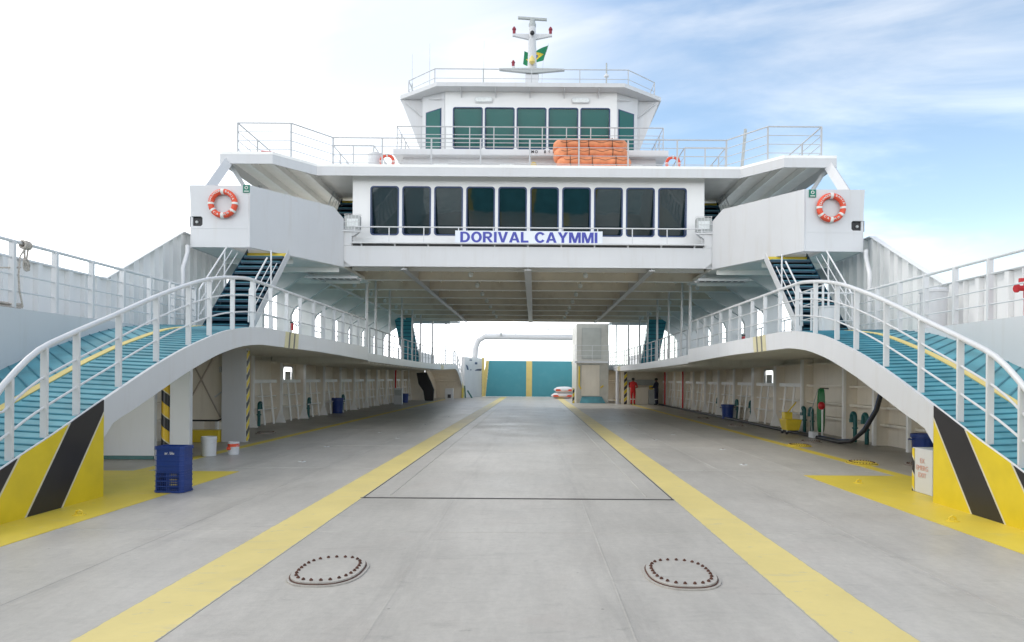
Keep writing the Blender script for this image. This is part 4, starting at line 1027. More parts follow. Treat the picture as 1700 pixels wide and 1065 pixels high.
# ================================================================ STAIRS
def stair(label, s, xa, xb, y0, z0, y1, z1, n, group, ym=None, rails=True):
    t = thing('stairway', label, 'stairs', (s * (xa + xb) / 2, y0, z0), group)
    for k in range(n):
        f = (k + 1) / (n + 1); y = y0 + (y1 - y0) * f; z = z0 + (z1 - z0) * f
        dy = abs((y1 - y0) / (n + 1)) * .62
        b = MB(s); b.box(xa + .03, xb - .03, y - dy, y + dy, z - .03, z); b.box(xa + .03, xb - .03, min(y - dy, y - dy) , y - dy + .012, z - .07, z - .031); 
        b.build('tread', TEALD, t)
        b = MB(s); b.box(xa + .05, xb - .05, y - dy - .012, y - dy - .001, z - .018, z + .002); b.build('nosing', RIBC, t)
    dy = y1 - y0; dz = z1 - z0
    for x in (xa, xb):
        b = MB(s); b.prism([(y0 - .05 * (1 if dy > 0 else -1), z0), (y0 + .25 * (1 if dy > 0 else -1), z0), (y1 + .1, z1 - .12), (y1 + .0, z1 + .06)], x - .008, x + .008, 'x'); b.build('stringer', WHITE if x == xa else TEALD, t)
    b = MB(s); q = .35
    # backing risers, dark
    g = 1 if dy > 0 else -1
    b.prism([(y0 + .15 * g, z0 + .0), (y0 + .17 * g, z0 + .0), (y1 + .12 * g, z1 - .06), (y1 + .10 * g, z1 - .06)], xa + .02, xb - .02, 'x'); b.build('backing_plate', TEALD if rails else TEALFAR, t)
    if rails: MB(s).box(xa, xb, y1 - .02, y1 + .06, z1 - .16, z1 - .04).build('top_nosing', YEL, t)
    if rails:
        for x in (xa - .03, xb + .03):
            fe = (.40 if x < 7 else .54) if z0 < 4 else 1.0
            ye, ze = y0 + (y1 - y0) * fe, z0 + (z1 - z0) * fe
            MB(s).tube([(x, y0 - .05, z0 + .2), (x, y0, z0 + .95), (x, ye, ze + .95)], .02, 8).build('handrail', RAILW, t, smooth=True)
            MB(s).tube([(x, y0, z0 + .65), (x, y0 + dy * min(1, fe + .12), z0 + .65 + dz * min(1, fe + .12))], .012, 6).build('mid_rail', RAILW, t)
            MB(s).tube([(x, y0, z0 + .35), (x, y0 + dy * min(1, fe + .25), z0 + .35 + dz * min(1, fe + .25))], .012, 6).build('mid_rail', RAILW, t)
            for f in (.12, .5) if z0 < 4 else (.12, .5, .88):
                y = y0 + dy * f; z = z0 + dz * f; MB(s).tube([(x, y, z), (x, y, z + .95)], .02, 6).build('baluster', RAILW, t)
    return t
for s in (-1, 1):
    stair('%s dark teal stairway from the walkway up behind the wing box' % SIDE[s], s, 6.40, 7.50, 15.75, 2.70, 18.3, 5.0, 13, 'dark teal stairways to the deckhouse')
    stair('%s upper teal stairway beside the deckhouse going up to the upper deck' % SIDE[s], s, 5.72, 6.75, 21.6, 5.06, 24.6, 8.05, 13, 'upper teal stairways')
    stair('far %s stairway beyond the web frames, seen from behind' % SIDE[s], s, 6.5, 7.5, 40.6, 2.45, 37.6, 5.0, 12, 'far stairways', rails=False)
    # landing rail at the foot
    t = simple_rail('%s short landing railing beside the foot of the teal stairway' % SIDE[s], [(6.25, 14.3, 2.7), (6.3, 15.6, 2.7), (7.55, 15.6, 2.7)] if s > 0 else [(7.6, 14.6, 2.7), (7.55, 15.6, 2.7)], .95, .7, 2, .018, .012, .02, s=s, group='landing railings')
    # bent vent pipe on the bulwark
    t = thing('vent_pipe', '%s bent white vent pipe standing against the corrugated bulwark' % SIDE[s], 'pipe', (s * 8.5, 16.0, 2.68), 'bent vent pipes')
    MB(s).tube([(8.35, 16.6, 2.68), (8.35, 16.6, 4.05), (8.38, 16.65, 4.25), (8.55, 17.2, 4.75), (8.6, 17.3, 4.95)], .055, 10).build('pipe_run', RAILW, t, smooth=True)

# ================================================================ FAR END
fr = thing('raised_ramp', 'raised teal loading ramp with yellow stripes closing the far end of the deck', 'ramp', (0, 62, 0))
b = MB(); b.prism([(-4.15, 0.0), (4.0, 0.0), (3.62, 3.25), (-3.85, 3.25)], 61.8, 62.0, 'y'); b.build('ramp_plate', TEALFAR, fr)
b = MB(); b.prism([(-.48, 0.01), (.05, 0.01), (.05, 3.24), (-.48, 3.24)], 61.78, 61.798, 'y'); b.build('centre_stripe', YELL, fr); b = MB(); b.prism([(-4.6, 0.0), (-4.152, 0.0), (-3.852, 3.25), (-4.12, 3.25)], 61.72, 61.798, 'y'); b.build('edge_stripe', YELL, fr); b = MB(); b.prism([(4.002, 0.0), (4.40, 0.0), (3.86, 3.25), (3.622, 3.25)], 61.72, 61.798, 'y')
b.build('edge_stripe', YELL, fr)
ga = thing('gantry', 'white rounded gantry arch with a railing standing over the far ramp', 'gantry', (0, 61, 0))
b = MB(); b.tube([(-5.3, 62.5, 1.5), (-5.15, 62.5, 4.4), (-4.9, 62.5, 5.1), (-4.3, 62.5, 5.45), (4.3, 62.5, 5.45), (4.9, 62.5, 5.1), (5.15, 62.5, 4.4), (5.3, 62.5, 1.5)], .27, 12); b.build('arch', WHITE, ga, smooth=True)
MB().tube([(-4.6, 62.4, 6.15), (4.6, 62.4, 6.15)], .05, 6).build('handrail', GREYM, ga)
MB().tube([(-4.6, 62.4, 5.95), (4.6, 62.4, 5.95)], .035, 6).build('mid_rail', GREYM, ga)
MB().box(-2.9, -2.7, 62.1, 62.2, 5.5, 5.85).build('gantry_lamp', GREYM, ga)
for x in (-4.2, -1.5, 1.5, 4.2): MB().tube([(x, 62.4, 5.7), (x, 62.4, 6.15)], .02, 6).build('post', GREYM, ga)
for s in (-1, 1):
    t = thing('ramp_guide', 'far %s white wall guiding onto the raised ramp' % SIDE[s], 'wall', (s * 4.9, 60, 0), 'walls guiding onto the far ramp')
    A = (5.62, 57.4); B = (4.45, 61.6)
    b = MB(s); b.prism([A, B, (B[0] + .1, B[1] + .05), (A[0] + .3, A[1] + .05)], 0.002, 3.45, 'z'); b.build('wall_plate', WHITE, t)
    b = MB(s); b.prism([(B[0] - .003, B[1] - .1), (B[0] + .02, B[1] - .12), (4.28, 61.68), (4.25, 61.66)], 0.004, 3.5, 'z'); b.build('edge_stripe', YELL, t)
    if s < 0:
        # blue emblem: a little ship silhouette with marks above
        def WP_(u, z): # u along wall 0..1
            return (A[0] + (B[0] - A[0]) * u - .01, A[1] + (B[1] - A[1]) * u - .004, z)
        b = MB(s); q = [(.55, 2.30), (.93, 2.30), (.97, 2.5), (.72, 2.46), (.60, 2.38)]; b.add([WP_(u, z) for u, z in q], [tuple(range(5))])
        q = [(.05, 2.78), (.16, 2.70), (.22, 2.35), (.14, 2.35), (.10, 2.6)]; b.add([WP_(u, z) for u, z in q], [tuple(range(5))])
        q = [(.28, 2.32), (.38, 2.32), (.34, 2.45)]; b.add([WP_(u, z) for u, z in q], [(0, 1, 2)])
        q = [(.26, 3.14), (.40, 3.14), (.40, 3.26), (.26, 3.26)]; b.add([WP_(u, z) for u, z in q], [(0, 1, 2, 3)])
        q = [(.56, 2.86), (.70, 2.86), (.70, 3.05), (.56, 3.05)]; b.add([WP_(u, z) for u, z in q], [(0, 1, 2, 3)])
        b.build('emblem', NAVY, t)
        b = MB(s)
        for k in range(9): b.add([WP_(.965, .2 + k*.25), WP_(.995, .2 + k*.25), WP_(.995, .32 + k*.25), WP_(.965, .32 + k*.25)], [(0, 1, 2, 3)])
        b.build('draught_marks', NAVY, t)
# brace tubes by the left guide wall
t = thing('prop_bars', 'pair of dark props leaning on the far left guide wall', 'prop', (-5, 56.8, 0)); MB().tube([(-5.45, 56.6, .0), (-5.55, 56.9, 1.0)], .06, 6).build('prop', PIPEG, t); MB().tube([(-4.9, 56.6, .0), (-5.3, 56.9, .6)], .06, 6).build('prop', PIPEG, t)

# casing on the right
GREYC = mat('grey_green_paint', (0.48, 0.49, 0.45), 0.5)
ca = thing('casing', 'tall white stair casing standing on the right of the car deck', 'casing', (4.2, 48, 0))
MB().box(3.12, 5.30, 46.6, 52, 0.002, 5.42).build('casing_wall', mat('casing_paint', (.58, .565, .51), .5, dirt=.2, streak=True, dirtcol=(.3, .25, .18)), ca)
MB().box(2.95, 5.32, 46.1, 46.598, 2.72, 2.86).build('landing', WHITE, ca)
MB().box(3.50, 4.75, 46.56, 46.598, 3.05, 5.1).build('upper_door', GREYC, ca); MB().ring(rrect(4.125, 4.07, 1.31, 2.12, .02), rrect(4.125, 4.07, 1.26, 2.07, .02), 46.575, 46.597, 'y').build('door_frame', GREYM, ca)
MB().box(3.45, 4.70, 46.56, 46.598, 0.5, 2.6).build('lower_door', CREAM, ca); MB().ring(rrect(4.075, 1.55, 1.30, 2.16, .02), rrect(4.075, 1.55, 1.26, 2.11, .02), 46.575, 46.597, 'y').build('door_frame', GREYM, ca)
MB().add([(3.35, 46.3, .012), (5.1, 46.3, .012), (4.85, 46.59, .45), (3.5, 46.59, .45), (3.35, 46.59, .012), (5.1, 46.59, .012)], [(0, 1, 2, 3), (0, 3, 4), (1, 5, 2), (2, 5, 4, 3)]).build('step_ramp', TEAL, ca)
for z in (.35, .70, 1.05): MB().tube([(3.0, 46.15, 2.86 + z), (5.3, 46.15, 2.86 + z)], .016, 6).build('landing_rail', RAILW, ca)
for x in (3.0, 4.15, 5.28): MB().tube([(x, 46.15, 2.86), (x, 46.15, 3.91)], .018, 6).build('post', RAILW, ca)
b = MB(); b.tube([(3.30, 46.45, 2.5), (3.30, 46.45, 1.2), (3.42, 46.45, .95)], .05, 8); b.build('hook', YEL, ca)
b = MB(); b.tube([(4.95, 46.45, 1.2), (4.75, 46.45, 1.05)], .05, 8); b.build('hook', YEL, ca)
o = MB().prism([(2.85, 0.002), (2.99, 0.002), (2.99, 1.0), (2.85, 1.0)], 46.5, 46.6, 'y').build('striped_post', HAZS); tag(o, 'short black and yellow striped post at the corner of the stair casing', 'post')
bn = thing('bundle', 'lower white and red bundle lying by the far ramp', 'bundle', (2.6, 57, 0), 'wrapped bundles by the far ramp')
def bundle(root, x, y, z, w_, h_, m_):
    b = MB(); b.sphere((x, y, z + h_/2), 1, 18, 10, (w_/2, .5, h_/2)); o = b.build('cover', m_, root, smooth=True)
    for v in o.data.vertices: v.co.x = x + (v.co.x - x) * 1.0 if abs(v.co.x - x) > w_ * .35 else x + (v.co.x - x) * 1.25; v.co.z += random.uniform(-.02, .02)
    MB().box(x - w_*.40, x + w_*.40, y - .46, y + .4, z + h_*.30, z + h_*.62).build('strap', RINGRED, root)
WRAP = mat('white_wrap', (.75, .74, .75), .7, bump=.5, bscale=6)
bundle(bn, 2.62, 57, 0.004, 1.95, .48, WRAP)
bn2 = thing('bundle', 'upper white and red bundle lying on the other by the far ramp', 'bundle', (2.6, 57, .42), 'wrapped bundles by the far ramp')
bundle(bn2, 2.75, 57, .46, 1.75, .52, WRAP)

# small office counter on the right behind the crew
ct2 = thing('service_counter', 'cream service counter with a notice panel behind the crew members', 'counter', (7.2, 45, 0))
MB().box(6.45, 7.75, 44.9, 45.5, 0.002, 1.10).build('counter_body', CREAM, ct2); MB().box(7.78, 8.4, 44.9, 45.5, 0.002, .98).build('counter_body', GREYM, ct2)
MB().box(6.4, 8.5, 45.8, 45.86, 1.25, 1.62).build('panel', GREYM, ct2); MB().box(6.4, 8.5, 45.8, 45.86, 1.66, 2.12).build('panel', CREAM, ct2)
o = MB().box(6.35, 9.2, 46.2, 46.3, 0.002, 2.2).build('back_wall', CREAM); tag(o, 'cream wall closing the bay behind the service counter', 'wall')
o = MB().lathe((7.95, 45.0, .985), [(.10, 0), (.14, .08), (.14, .2), (.08, .26)], 12).build('yellow_helmet', YEL, None, smooth=True); tag(o, 'yellow helmet lying on the service counter', 'helmet')
t = thing('hazard_post', 'cream post with black and yellow stripes left of the person in red', 'post', (6.15, 44.7, 0))
MB().box(5.95, 6.12, 44.7, 45.0, 0.002, 2.3).build('post_body', CREAM, t); MB().box(6.125, 6.32, 44.7, 44.9, 0.002, 2.3).build('striped_face', HAZS, t)
o = MB().tube([(5.72, 44.9, 0.0), (5.72, 44.9, 2.3)], .12, 10).build('white_column', WHITE, None, smooth=True); tag(o, 'round white column between the casing and the striped post', 'column')

# ================================================================ LEFT: PIERS UNDER THE WALKWAY
o = MB(-1).box(7.30, 8.85, 13.5, 13.6, 0.002, 2.24).build('partition', WHITE); tag(o, 'white partition under the left ramp arch, beside the yellow hazard end', 'wall')
o = MB(-1).box(7.3, 8.85, 13.46, 13.498, 0.003, .07).build('kerb_strip', PIPEG); tag(o, 'dark green strip at the foot of the left partition', 'strip')
t = thing('pier', 'white square pier beside the spiral striped post under the left walkway', 'pier', (-6.85, 13.8, 0), 'white piers under the left walkway')
MB(-1).box(6.66, 7.06, 13.62, 13.74, 0.002, 2.36).build('pier_body', WHITE, t, bevel=.01)
t = thing('pier', 'wide white pier behind the buckets under the left walkway', 'pier', (-7.3, 17.3, 0), 'white piers under the left walkway')
MB(-1).box(7.0, 7.62, 17.1, 17.28, 0.002, 2.36).build('pier_body', WHITE, t, bevel=.01)
MB(-1).box(6.985, 6.999, 17.11, 17.27, 0.03, 2.3).build('hazard_strip', hazard_mat('pier_stripes', .35, .5, 1.0, 'Y'), t)
def spiral_post():
    m = bpy.data.materials.new('spiral_stripes'); m.use_nodes = True; t = m.node_tree; p = t.nodes['Principled BSDF']; p.inputs['Roughness'].default_value = .35
    tcn = N(t, 'ShaderNodeTexCoord'); sx = N(t, 'ShaderNodeSeparateXYZ'); t.links.new(tcn.outputs['Object'], sx.inputs[0])
    a = mth(t, 'ARCTAN2', mth(t, 'ADD', sx.outputs['Y'], -13.72), mth(t, 'ADD', sx.outputs['X'], 7.17))
    u = mth(t, 'FRACT', mth(t, 'ADD', mth(t, 'DIVIDE', sx.outputs['Z'], .49), mth(t, 'DIVIDE', a, 2 * math.pi)))
    k = mth(t, 'LESS_THAN', u, .5); ln = mth(t, 'LESS_THAN', mth(t, 'ABSOLUTE', mth(t, 'SUBTRACT', u, .5)), .025)
    mx_ = N(t, 'ShaderNodeMix', data_type='RGBA'); t.links.new(k, mx_.inputs[0]); mx_.inputs[6].default_value = (.70, .45, .02, 1); mx_.inputs[7].default_value = (.015, .015, .02, 1)
    m2 = N(t, 'ShaderNodeMix', data_type='RGBA'); t.links.new(ln, m2.inputs[0]); t.links.new(mx_.outputs[2], m2.inputs[6]); m2.inputs[7].default_value = (.6, .55, .4, 1)
    t.links.new(m2.outputs[2], p.inputs['Base Color']); return m
o = MB().tube([(-7.17, 13.72, 0.0), (-7.17, 13.72, 2.36)], .10, 16).build('hazard_post', spiral_post(), None, smooth=True); tag(o, 'round post with spiral black and yellow stripes behind the blue crates', 'post')
t = thing('side_door', 'cream door panel with crossed braces and black rubber edge on the left', 'door', (-8.1, 17.4, .5))
MB(-1).box(7.64, 8.9, 17.42, 17.46, .50, 2.3).build('door_leaf', CREAM, t)
MB(-1).tube([(8.9, 17.40, .52), (7.85, 17.40, .52), (7.72, 17.40, .58), (7.68, 17.40, .72), (7.68, 17.40, 2.3)], .022, 8).build('rubber_edge', BLACK, t, smooth=True)
b = MB(-1); b.tube([(7.78, 17.40, .6), (8.6, 17.40, 2.2)], .02, 6); b.tube([(8.8, 17.39, .6), (7.9, 17.39, 2.25)], .02, 6); b.build('cross_brace', mat('brace', (.45, .38, .32), .5), t)
b = MB(-1); b.tube([(7.75, 17.38, 1.25), (7.92, 17.38, 1.12)], .02, 6); b.tube([(7.78, 17.38, 1.75), (7.78, 17.38, 1.9)], .03, 6); b.build('latch', RAILW, t)
o = MB(-1).box(7.65, 8.6, 17.0, 17.35, 0.004, .30).build('yellow_locker', YEL); tag(o, 'low yellow locker under the crossed door panel', 'locker')
o = MB(-1).box(7.1, 8.2, 14.3, 14.4, 0.003, .16).build('sill', CREAM); tag(o, 'low cream sill behind the white bucket', 'sill')

o = MB(-1).box(7.87, 9.24, 50.45, 50.55, 0.003, 2.58).build('bulkhead', CREAM); tag(o, 'cream bulkhead closing the left side bay behind the black tarpaulin', 'wall')
o = MB(1).box(7.87, 9.24, 50.45, 50.55, 0.003, 2.58).build('bulkhead', CREAM); tag(o, 'cream bulkhead closing the right side bay at the far end', 'wall')
for s in (-1, 1):
    o = MB(s).box(7.805, 7.85, 50.56, 57.6, 0.003, 2.55).build('arch_side_wall', CREAM); tag(o, 'cream side wall inside the far %s ramp arch' % SIDE[s], 'wall')
# pipe runs and a cable tray under the ceiling
for x, r_, L in ((-6.9, .05, 'white pipe run under the ceiling above the left walkway'),):
    o = MB().tube([(x, 20.7, 4.90), (x, 39.6, 4.90)], r_, 8).build('pipe_run', RAILW, None, smooth=True); tag(o, L, 'pipe')
for s in (-1, 1):
    t = thing('cable_tray', '%s cable tray hanging under the deck beside the wing box' % SIDE[s], 'cable tray', (s * 6.0, 21.6, 4.8), 'cable trays')
    b = MB(s); b.box(5.3, 6.9, 21.2, 21.24, 4.72, 4.80); b.box(5.3, 6.9, 21.7, 21.74, 4.72, 4.80)
    for k in range(8): b.box(5.35 + k * .21, 5.38 + k * .21, 21.241, 21.699, 4.73, 4.75)
    b.build('tray', RAILW, t)
    MB(s).box(5.4, 6.8, 21.35, 21.6, 4.751, 4.80).build('cables', DARK, t)
# ---- blue crates
t = thing('crate', 'tall blue plastic crate with small white lettering on the yellow deck paint', 'crate', (-4.93, 9.72, .006))
def crate_outline(e=0.0, ch=.045):
    w_, d_ = .212 + e, .15 + e
    pts = [(-w_ + ch, -d_), (w_ - ch, -d_), (w_, -d_ + ch), (w_, d_ - ch), (w_ - ch, d_), (-w_ + ch, d_), (-w_, d_ - ch), (-w_, -d_ + ch)]
    a = -.05
    return [(-4.93 + x * math.cos(a) - y * math.sin(a), 9.75 + x * math.sin(a) + y * math.cos(a)) for x, y in pts]
CH = .655
b = MB()
for z0, h_, e in [(.006, .03, .006), (CH - .045, .045, .010)] + [(.085 + .073 * k, .014, .004) for k in range(7)]:
    b.ring(crate_outline(e), crate_outline(-.012), z0, z0 + h_, 'z')
b.build('rim_and_ribs', BLUE, t)
MB().prism(crate_outline(-.02), .008, .02, 'z').build('base', BLUE, t)
b = MB(); o_, i_ = crate_outline(-.002), crate_outline(-.010)
b.ring(o_, i_, .28, CH - .046, 'z')
for k in (1, 3, 5, 7, 2, 6):
    q = [o_[k], o_[(k + 1) % 8], i_[(k + 1) % 8], i_[k]]; b.prism(q, .037, .279, 'z')
b.build('side_panels', BLUE, t)
for A_, B_ in ((o_[0], o_[1]), (o_[4], o_[5])):
    b = MB()
    for k in range(12):
        f = k / 11; x, y = A_[0] + (B_[0] - A_[0]) * f, A_[1] + (B_[1] - A_[1]) * f; wv = .020 if k in (0, 5, 6, 11) else .006
        b.cbox((x, y + (.004 if A_ is o_[0] else -.004), .158), (wv, .008, .242), -.05)
    for zz in (.06, .10, .14, .18, .22, .255):
        x, y = (A_[0] + B_[0]) / 2, (A_[1] + B_[1]) / 2; b.cbox((x, y + (.006 if A_ is o_[0] else -.006), zz), (.31, .006, .006), -.05)
    b.build('lattice', BLUE, t)
text_mesh('lettering', 'ar. blu', .055, (-4.90, 9.75 - .182, .565), Matrix.Rotation(-.05, 4, 'Z') @ FRONT, TAPE, t, extrude=.001)
def bucket(label, x, y, r, h, m_, band=None, name='bucket'):
    t = thing(name, label, 'bucket', (x, y, .006))
    MB().lathe((x, y, .006), [(r * .93, 0), (r * .96, h * .5), (r, h * .86), (r * 1.05, h * .87), (r * 1.05, h * .9), (r, h * .91), (r, h), (r * .92, h), (r * .9, h * .7), (.01, h * .68)], 24).build('body', m_, t, smooth=True)
    if band: MB().lathe((x, y, .006), [(r * 1.012, h * .62), (r * 1.02, h * .85)], 24).build('label_band', band, t, smooth=True)
    b = MB(); b.tube([(x - r * 1.06, y, h * .88), (x - r * 1.02, y - r * .5, h * .72), (x, y - r * 1.08, h * .58), (x + r * 1.02, y - r * .5, h * .72), (x + r * 1.06, y, h * .88)], .004, 5); b.build('bail', STEEL, t)
    return t
bucket('tall white bucket standing in front of the wide pier', -6.5, 14.1, .15, .40, WHITE)
t = bucket('small white paint can with red label beside the white bucket', -6.12, 14.4, .115, .27, WHITE, RINGRED, 'paint_can')
b = MB(); b.tube([(-6.20, 14.281, .14), (-6.14, 14.275, .145)], .035, 8); b.build('red_mark', RINGRED, t)

# ---- right: emergency exit box, tub
eb = thing('exit_box', 'white box with faded red emergency exit lettering beside the right hazard end', 'box', (6.1, 10.0, 0))
MB().box(5.90, 6.40, 9.74, 10.26, 0.006, .66).build('box_body', WHITE, eb, bevel=.008)
FACEX = Matrix.Rotation(R(-90), 4, 'Z') @ FRONT
for i, (tx_, sz) in enumerate((('EX', .10), ('EMERG', .10), ('EXIT', .10))):
    text_mesh('lettering', tx_, sz, (5.894, 9.99, .48 - .105 * i), FACEX, mat('faded_red%d' % i, (.66, .36, .30), .6), eb, extrude=.001)
b = MB()
MB().box(5.892, 5.8955, 10.19, 10.25, 0.01, .65).build('hazard_edge', hazard_mat('box_stripes', .42, .5, 1.1, 'Y', off=.1), eb)
def tub(label, x, y, r, h, m_=BLUE):
    t = thing('plastic_tub', label, 'tub', (x, y, .005), 'blue plastic tubs'); MB().lathe((x, y, .005), [(r * .85, 0), (r * .95, h * .85), (r * 1.06, h * .86), (r * 1.06, h), (r, h), (r * .9, h * .5), (.01, h * .48)], 20).build('body', m_, t, smooth=True)
    b = MB()
    for sx in (-1, 1): b.tube([(x + sx * r, y - .08, h * .8), (x + sx * (r + .06), y - .05, h * .78), (x + sx * (r + .06), y + .05, h * .78), (x + sx * r, y + .08, h * .8)], .012, 6)
    b.build('handle', m_, t)
tub('large navy tub behind the white emergency exit box', 8.56, 14.6, .25, .52)
tub('blue tub between frames far along the right hull side', 8.45, 29.0, .26, .60)
tub('blue tub between frames along the left hull side', -8.75, 31.2, .26, .70)
tub('small blue tub at the far end of the left hull side', -8.3, 45.0, .26, .6)

# ---- gooseneck vents
first = None
for x, y, lab in ((8.85, 18.35, 'nearer'), (8.85, 17.7, 'nearest'), (8.9, 21.3, 'third'), (8.9, 21.9, 'fourth'), (-8.95, 22.75, 'first left'), (-8.95, 27.75, 'second left'), (-8.95, 32.7, 'third left'), (8.95, 29.3, 'fifth'), (8.95, 27.4, 'sixth'), (8.95, 32.3, 'seventh')):
    side = 'left' if x < 0 else 'right'
    L = 'dark green gooseneck vent pipe, %s along the %s hull side' % (lab.replace(' left', ''), side)
    if first is None:
        first = thing('gooseneck_vent', L, 'vent pipe', (x, y, 0), 'dark green gooseneck vents'); f0 = (x, y)
        MB().tube([(x, y, 0), (x, y, .66)] + [(x, y + .10 - .10 * math.cos(a), .68 + .10 * math.sin(a)) for a in lin(.3, math.pi, 8)] + [(x, y + .2, .60)], .052, 10).build('bent_pipe', PIPEG, first, smooth=True)
        MB().tube([(x, y + .2, .52), (x, y + .2, .62)], .065, 10).build('hood', PIPEG, first)
        MB().tube([(x, y, .36), (x, y, .40)], .075, 10).build('flange', PIPEG, first)
    else: dup(first, (x - f0[0], y - f0[1], 0), L)

# ---- hoses
o = MB().tube([(8.5, 15.9, 2.2), (8.45, 16.05, 1.6), (8.4, 16.3, .95), (8.32, 16.7, .45), (8.22, 17.2, .12), (8.2, 17.8, .05), (8.24, 19, .045), (8.3, 24, .045), (8.32, 32, .045), (8.3, 44, .045)], .048, 10).build('rubber_hose', BLACK, None, smooth=True); tag(o, 'thick black hose running along the foot of the right hull side', 'hose')
o = MB().tube([(8.6, 16.2, 2.2), (8.55, 16.3, 1.6), (8.5, 16.55, .95), (8.42, 16.95, .45), (8.35, 17.4, .12), (8.34, 18.2, .05), (8.36, 19.5, .045), (8.42, 22, .045)], .048, 10).build('rubber_hose', NAVY, None, smooth=True); tag(o, 'second dark hose curling down behind the black one on the right', 'hose')
gh = thing('hose_reel', 'looped green hose hanging with a red valve on the right hull side', 'hose', (8.65, 19.8, 0))
for k in range(5):
    MB().tube([(8.62 - .02 * k, 19.85 + .10 * math.cos(a) + .02 * k, .78 + .62 * math.sin(a)) for a in lin(0, 2 * math.pi, 24)[:-1]], .022, 6, closed=True).build('hose_loop', GREENH, gh, smooth=True)
MB().tube([(8.66, 19.6, 1.42), (8.66, 20.15, 1.42)], .018, 6).build('hanger', BLACK, gh)
MB().sphere((8.52, 19.72, .92), .10, sc=(1, 1, 1.2)).build('red_valve', RED, gh, smooth=True); MB().tube([(8.55, 19.72, .9), (8.55, 19.72, 0)], .03, 8).build('stem', TAPE, gh)
t = thing('deck_brush', 'deck brush with white block leaning beside the green hose', 'brush', (8.2, 20.0, 0)); MB().cbox((8.2, 19.5, .10), (.16, .3, .18)).build('block', WHITE, t, bevel=.01); MB().tube([(8.2, 19.6, .2), (8.45, 20.3, .7), (8.62, 20.2, 1.4)], .012, 6).build('pole_handle', GREYM, t)
# ---- yellow mop bucket
mb_ = thing('mop_bucket', 'yellow wheeled mop bucket with wringer by the right hull side', 'mop bucket', (8.1, 21.0, 0))
b = MB(); b.add([(7.92, 20.78, .12), (8.30, 20.78, .12), (8.30, 21.22, .12), (7.92, 21.22, .12), (7.86, 20.70, .46), (8.36, 20.70, .46), (8.36, 21.30, .46), (7.86, 21.30, .46)], [(3, 2, 1, 0), (4, 5, 6, 7), (0, 1, 5, 4), (1, 2, 6, 5), (2, 3, 7, 6), (3, 0, 4, 7)]); b.build('tank', YEL, mb_, bevel=.02)
MB().box(7.84, 8.08, 20.74, 21.02, .462, .68).build('wringer', YEL, mb_, bevel=.02); MB().tube([(7.95, 20.8, .68), (8.2, 20.8, .98)], .02, 6).build('lever', YEL, mb_)
for x, y in ((7.93, 20.8), (8.3, 20.8), (7.93, 21.2), (8.3, 21.2)):
    MB().tube([(x, y - .02, .04), (x, y + .02, .04)], .04, 10).build('caster', BLACK, mb_)
    MB().tube([(x, y, .05), (x, y, .13)], .015, 6).build('caster_stem', GREYM, mb_)
# red pipes
for x, y, lab in ((8.55, 38.2, 'red standpipe running up the right hull side beside the port'), (8.55, 43.4, 'far red standpipe behind the person in dark blue'), (-8.5, 43, 'red standpipe far along the left hull side')):
    t = thing('standpipe', lab, 'pipe', (x, y, 0), 'red standpipes'); MB().tube([(x, y, 0), (x, y, 1.9), (x, y + .1, 2.2)], .05, 8).build('pipe_run', RED, t, smooth=True)
# dark coat and fire things far left
t = thing('dark_tarpaulin', 'black tarpaulin and gear hanging at the far end of the left hull side', 'tarpaulin', (-7.6, 49, 0)); b = MB(-1); b.prism([(7.0, 0.01), (7.6, 0.01), (7.7, .7), (8.05, 1.2), (8.2, 2.0), (7.5, 2.05), (7.15, 1.3), (6.95, .8)], 48.9, 49.2, 'y'); b.build('cloth', BLACK, t)
t = thing('cabinet', 'small white cabinet near the far end of the left hull side', 'cabinet', (-8.0, 42, 0)); MB(-1).box(7.9, 8.4, 42, 42.3, 0.003, 1.0).build('cabinet_body', WHITE, t); MB(-1).box(7.95, 8.35, 41.98, 41.998, .55, .9).build('cabinet_door', GREYM, t)
t = thing('control_box', 'white control box on the deck near the far left ramp', 'control box', (-6.2, 52, 0)); MB(-1).box(5.95, 6.55, 52, 52.4, 0.003, .85).build('cabinet_body', WHITE, t); MB(-1).box(6.1, 6.35, 51.98, 51.998, .12, .4).build('label_plate', DARK, t)

# ---- manhole covers
def manhole(x, y, label, w_=.56, l_=.80, rot=0.0, m_=DECK, group='bolted manhole covers'):
    t = thing('manhole_cover', label, 'manhole', (x, y, 0), group)
    def pl(sx, sy, n=36):
        o_ = []
        for k in range(n):
            a = 2 * math.pi * k / n; e = 2 / 2.5
            px = sx * abs(math.cos(a)) ** e * (1 if math.cos(a) >= 0 else -1); py_ = sy * abs(math.sin(a)) ** e * (1 if math.sin(a) >= 0 else -1)
            o_.append((x + px * math.cos(rot) - py_ * math.sin(rot), y + px * math.sin(rot) + py_ * math.cos(rot)))
        return o_
    MB().prism(pl(w_/2 + .03, l_/2 + .03), 0.0006, .012, 'z').build('coaming', m_, t); MB().prism(pl(w_/2, l_/2), .0125, .032, 'z').build('cover_plate', m_, t, bevel=.004)
    MB().ring(pl(w_/2 + .010, l_/2 + .010), pl(w_/2 + .0005, l_/2 + .0005), .0125, .018, 'z').build('rust_ring', RUST, t)
    q0 = pl(w_/2 - .045, l_/2 - .045, 360); cum = [0]
    for a, c in zip(q0, q0[1:] + q0[:1]): cum.append(cum[-1] + math.dist(a, c))
    q = [q0[min(range(360), key=lambda i: abs(cum[i] - cum[-1] * k / 26))] for k in range(26)]
    for (bx_, by_) in q:
        b = MB(); b.lathe((bx_, by_, .032), [(.015, 0), (.015, .010), (.008, .011), (.008, .017), (.002, .018)], 6); b.build('bolt', RUST, t)
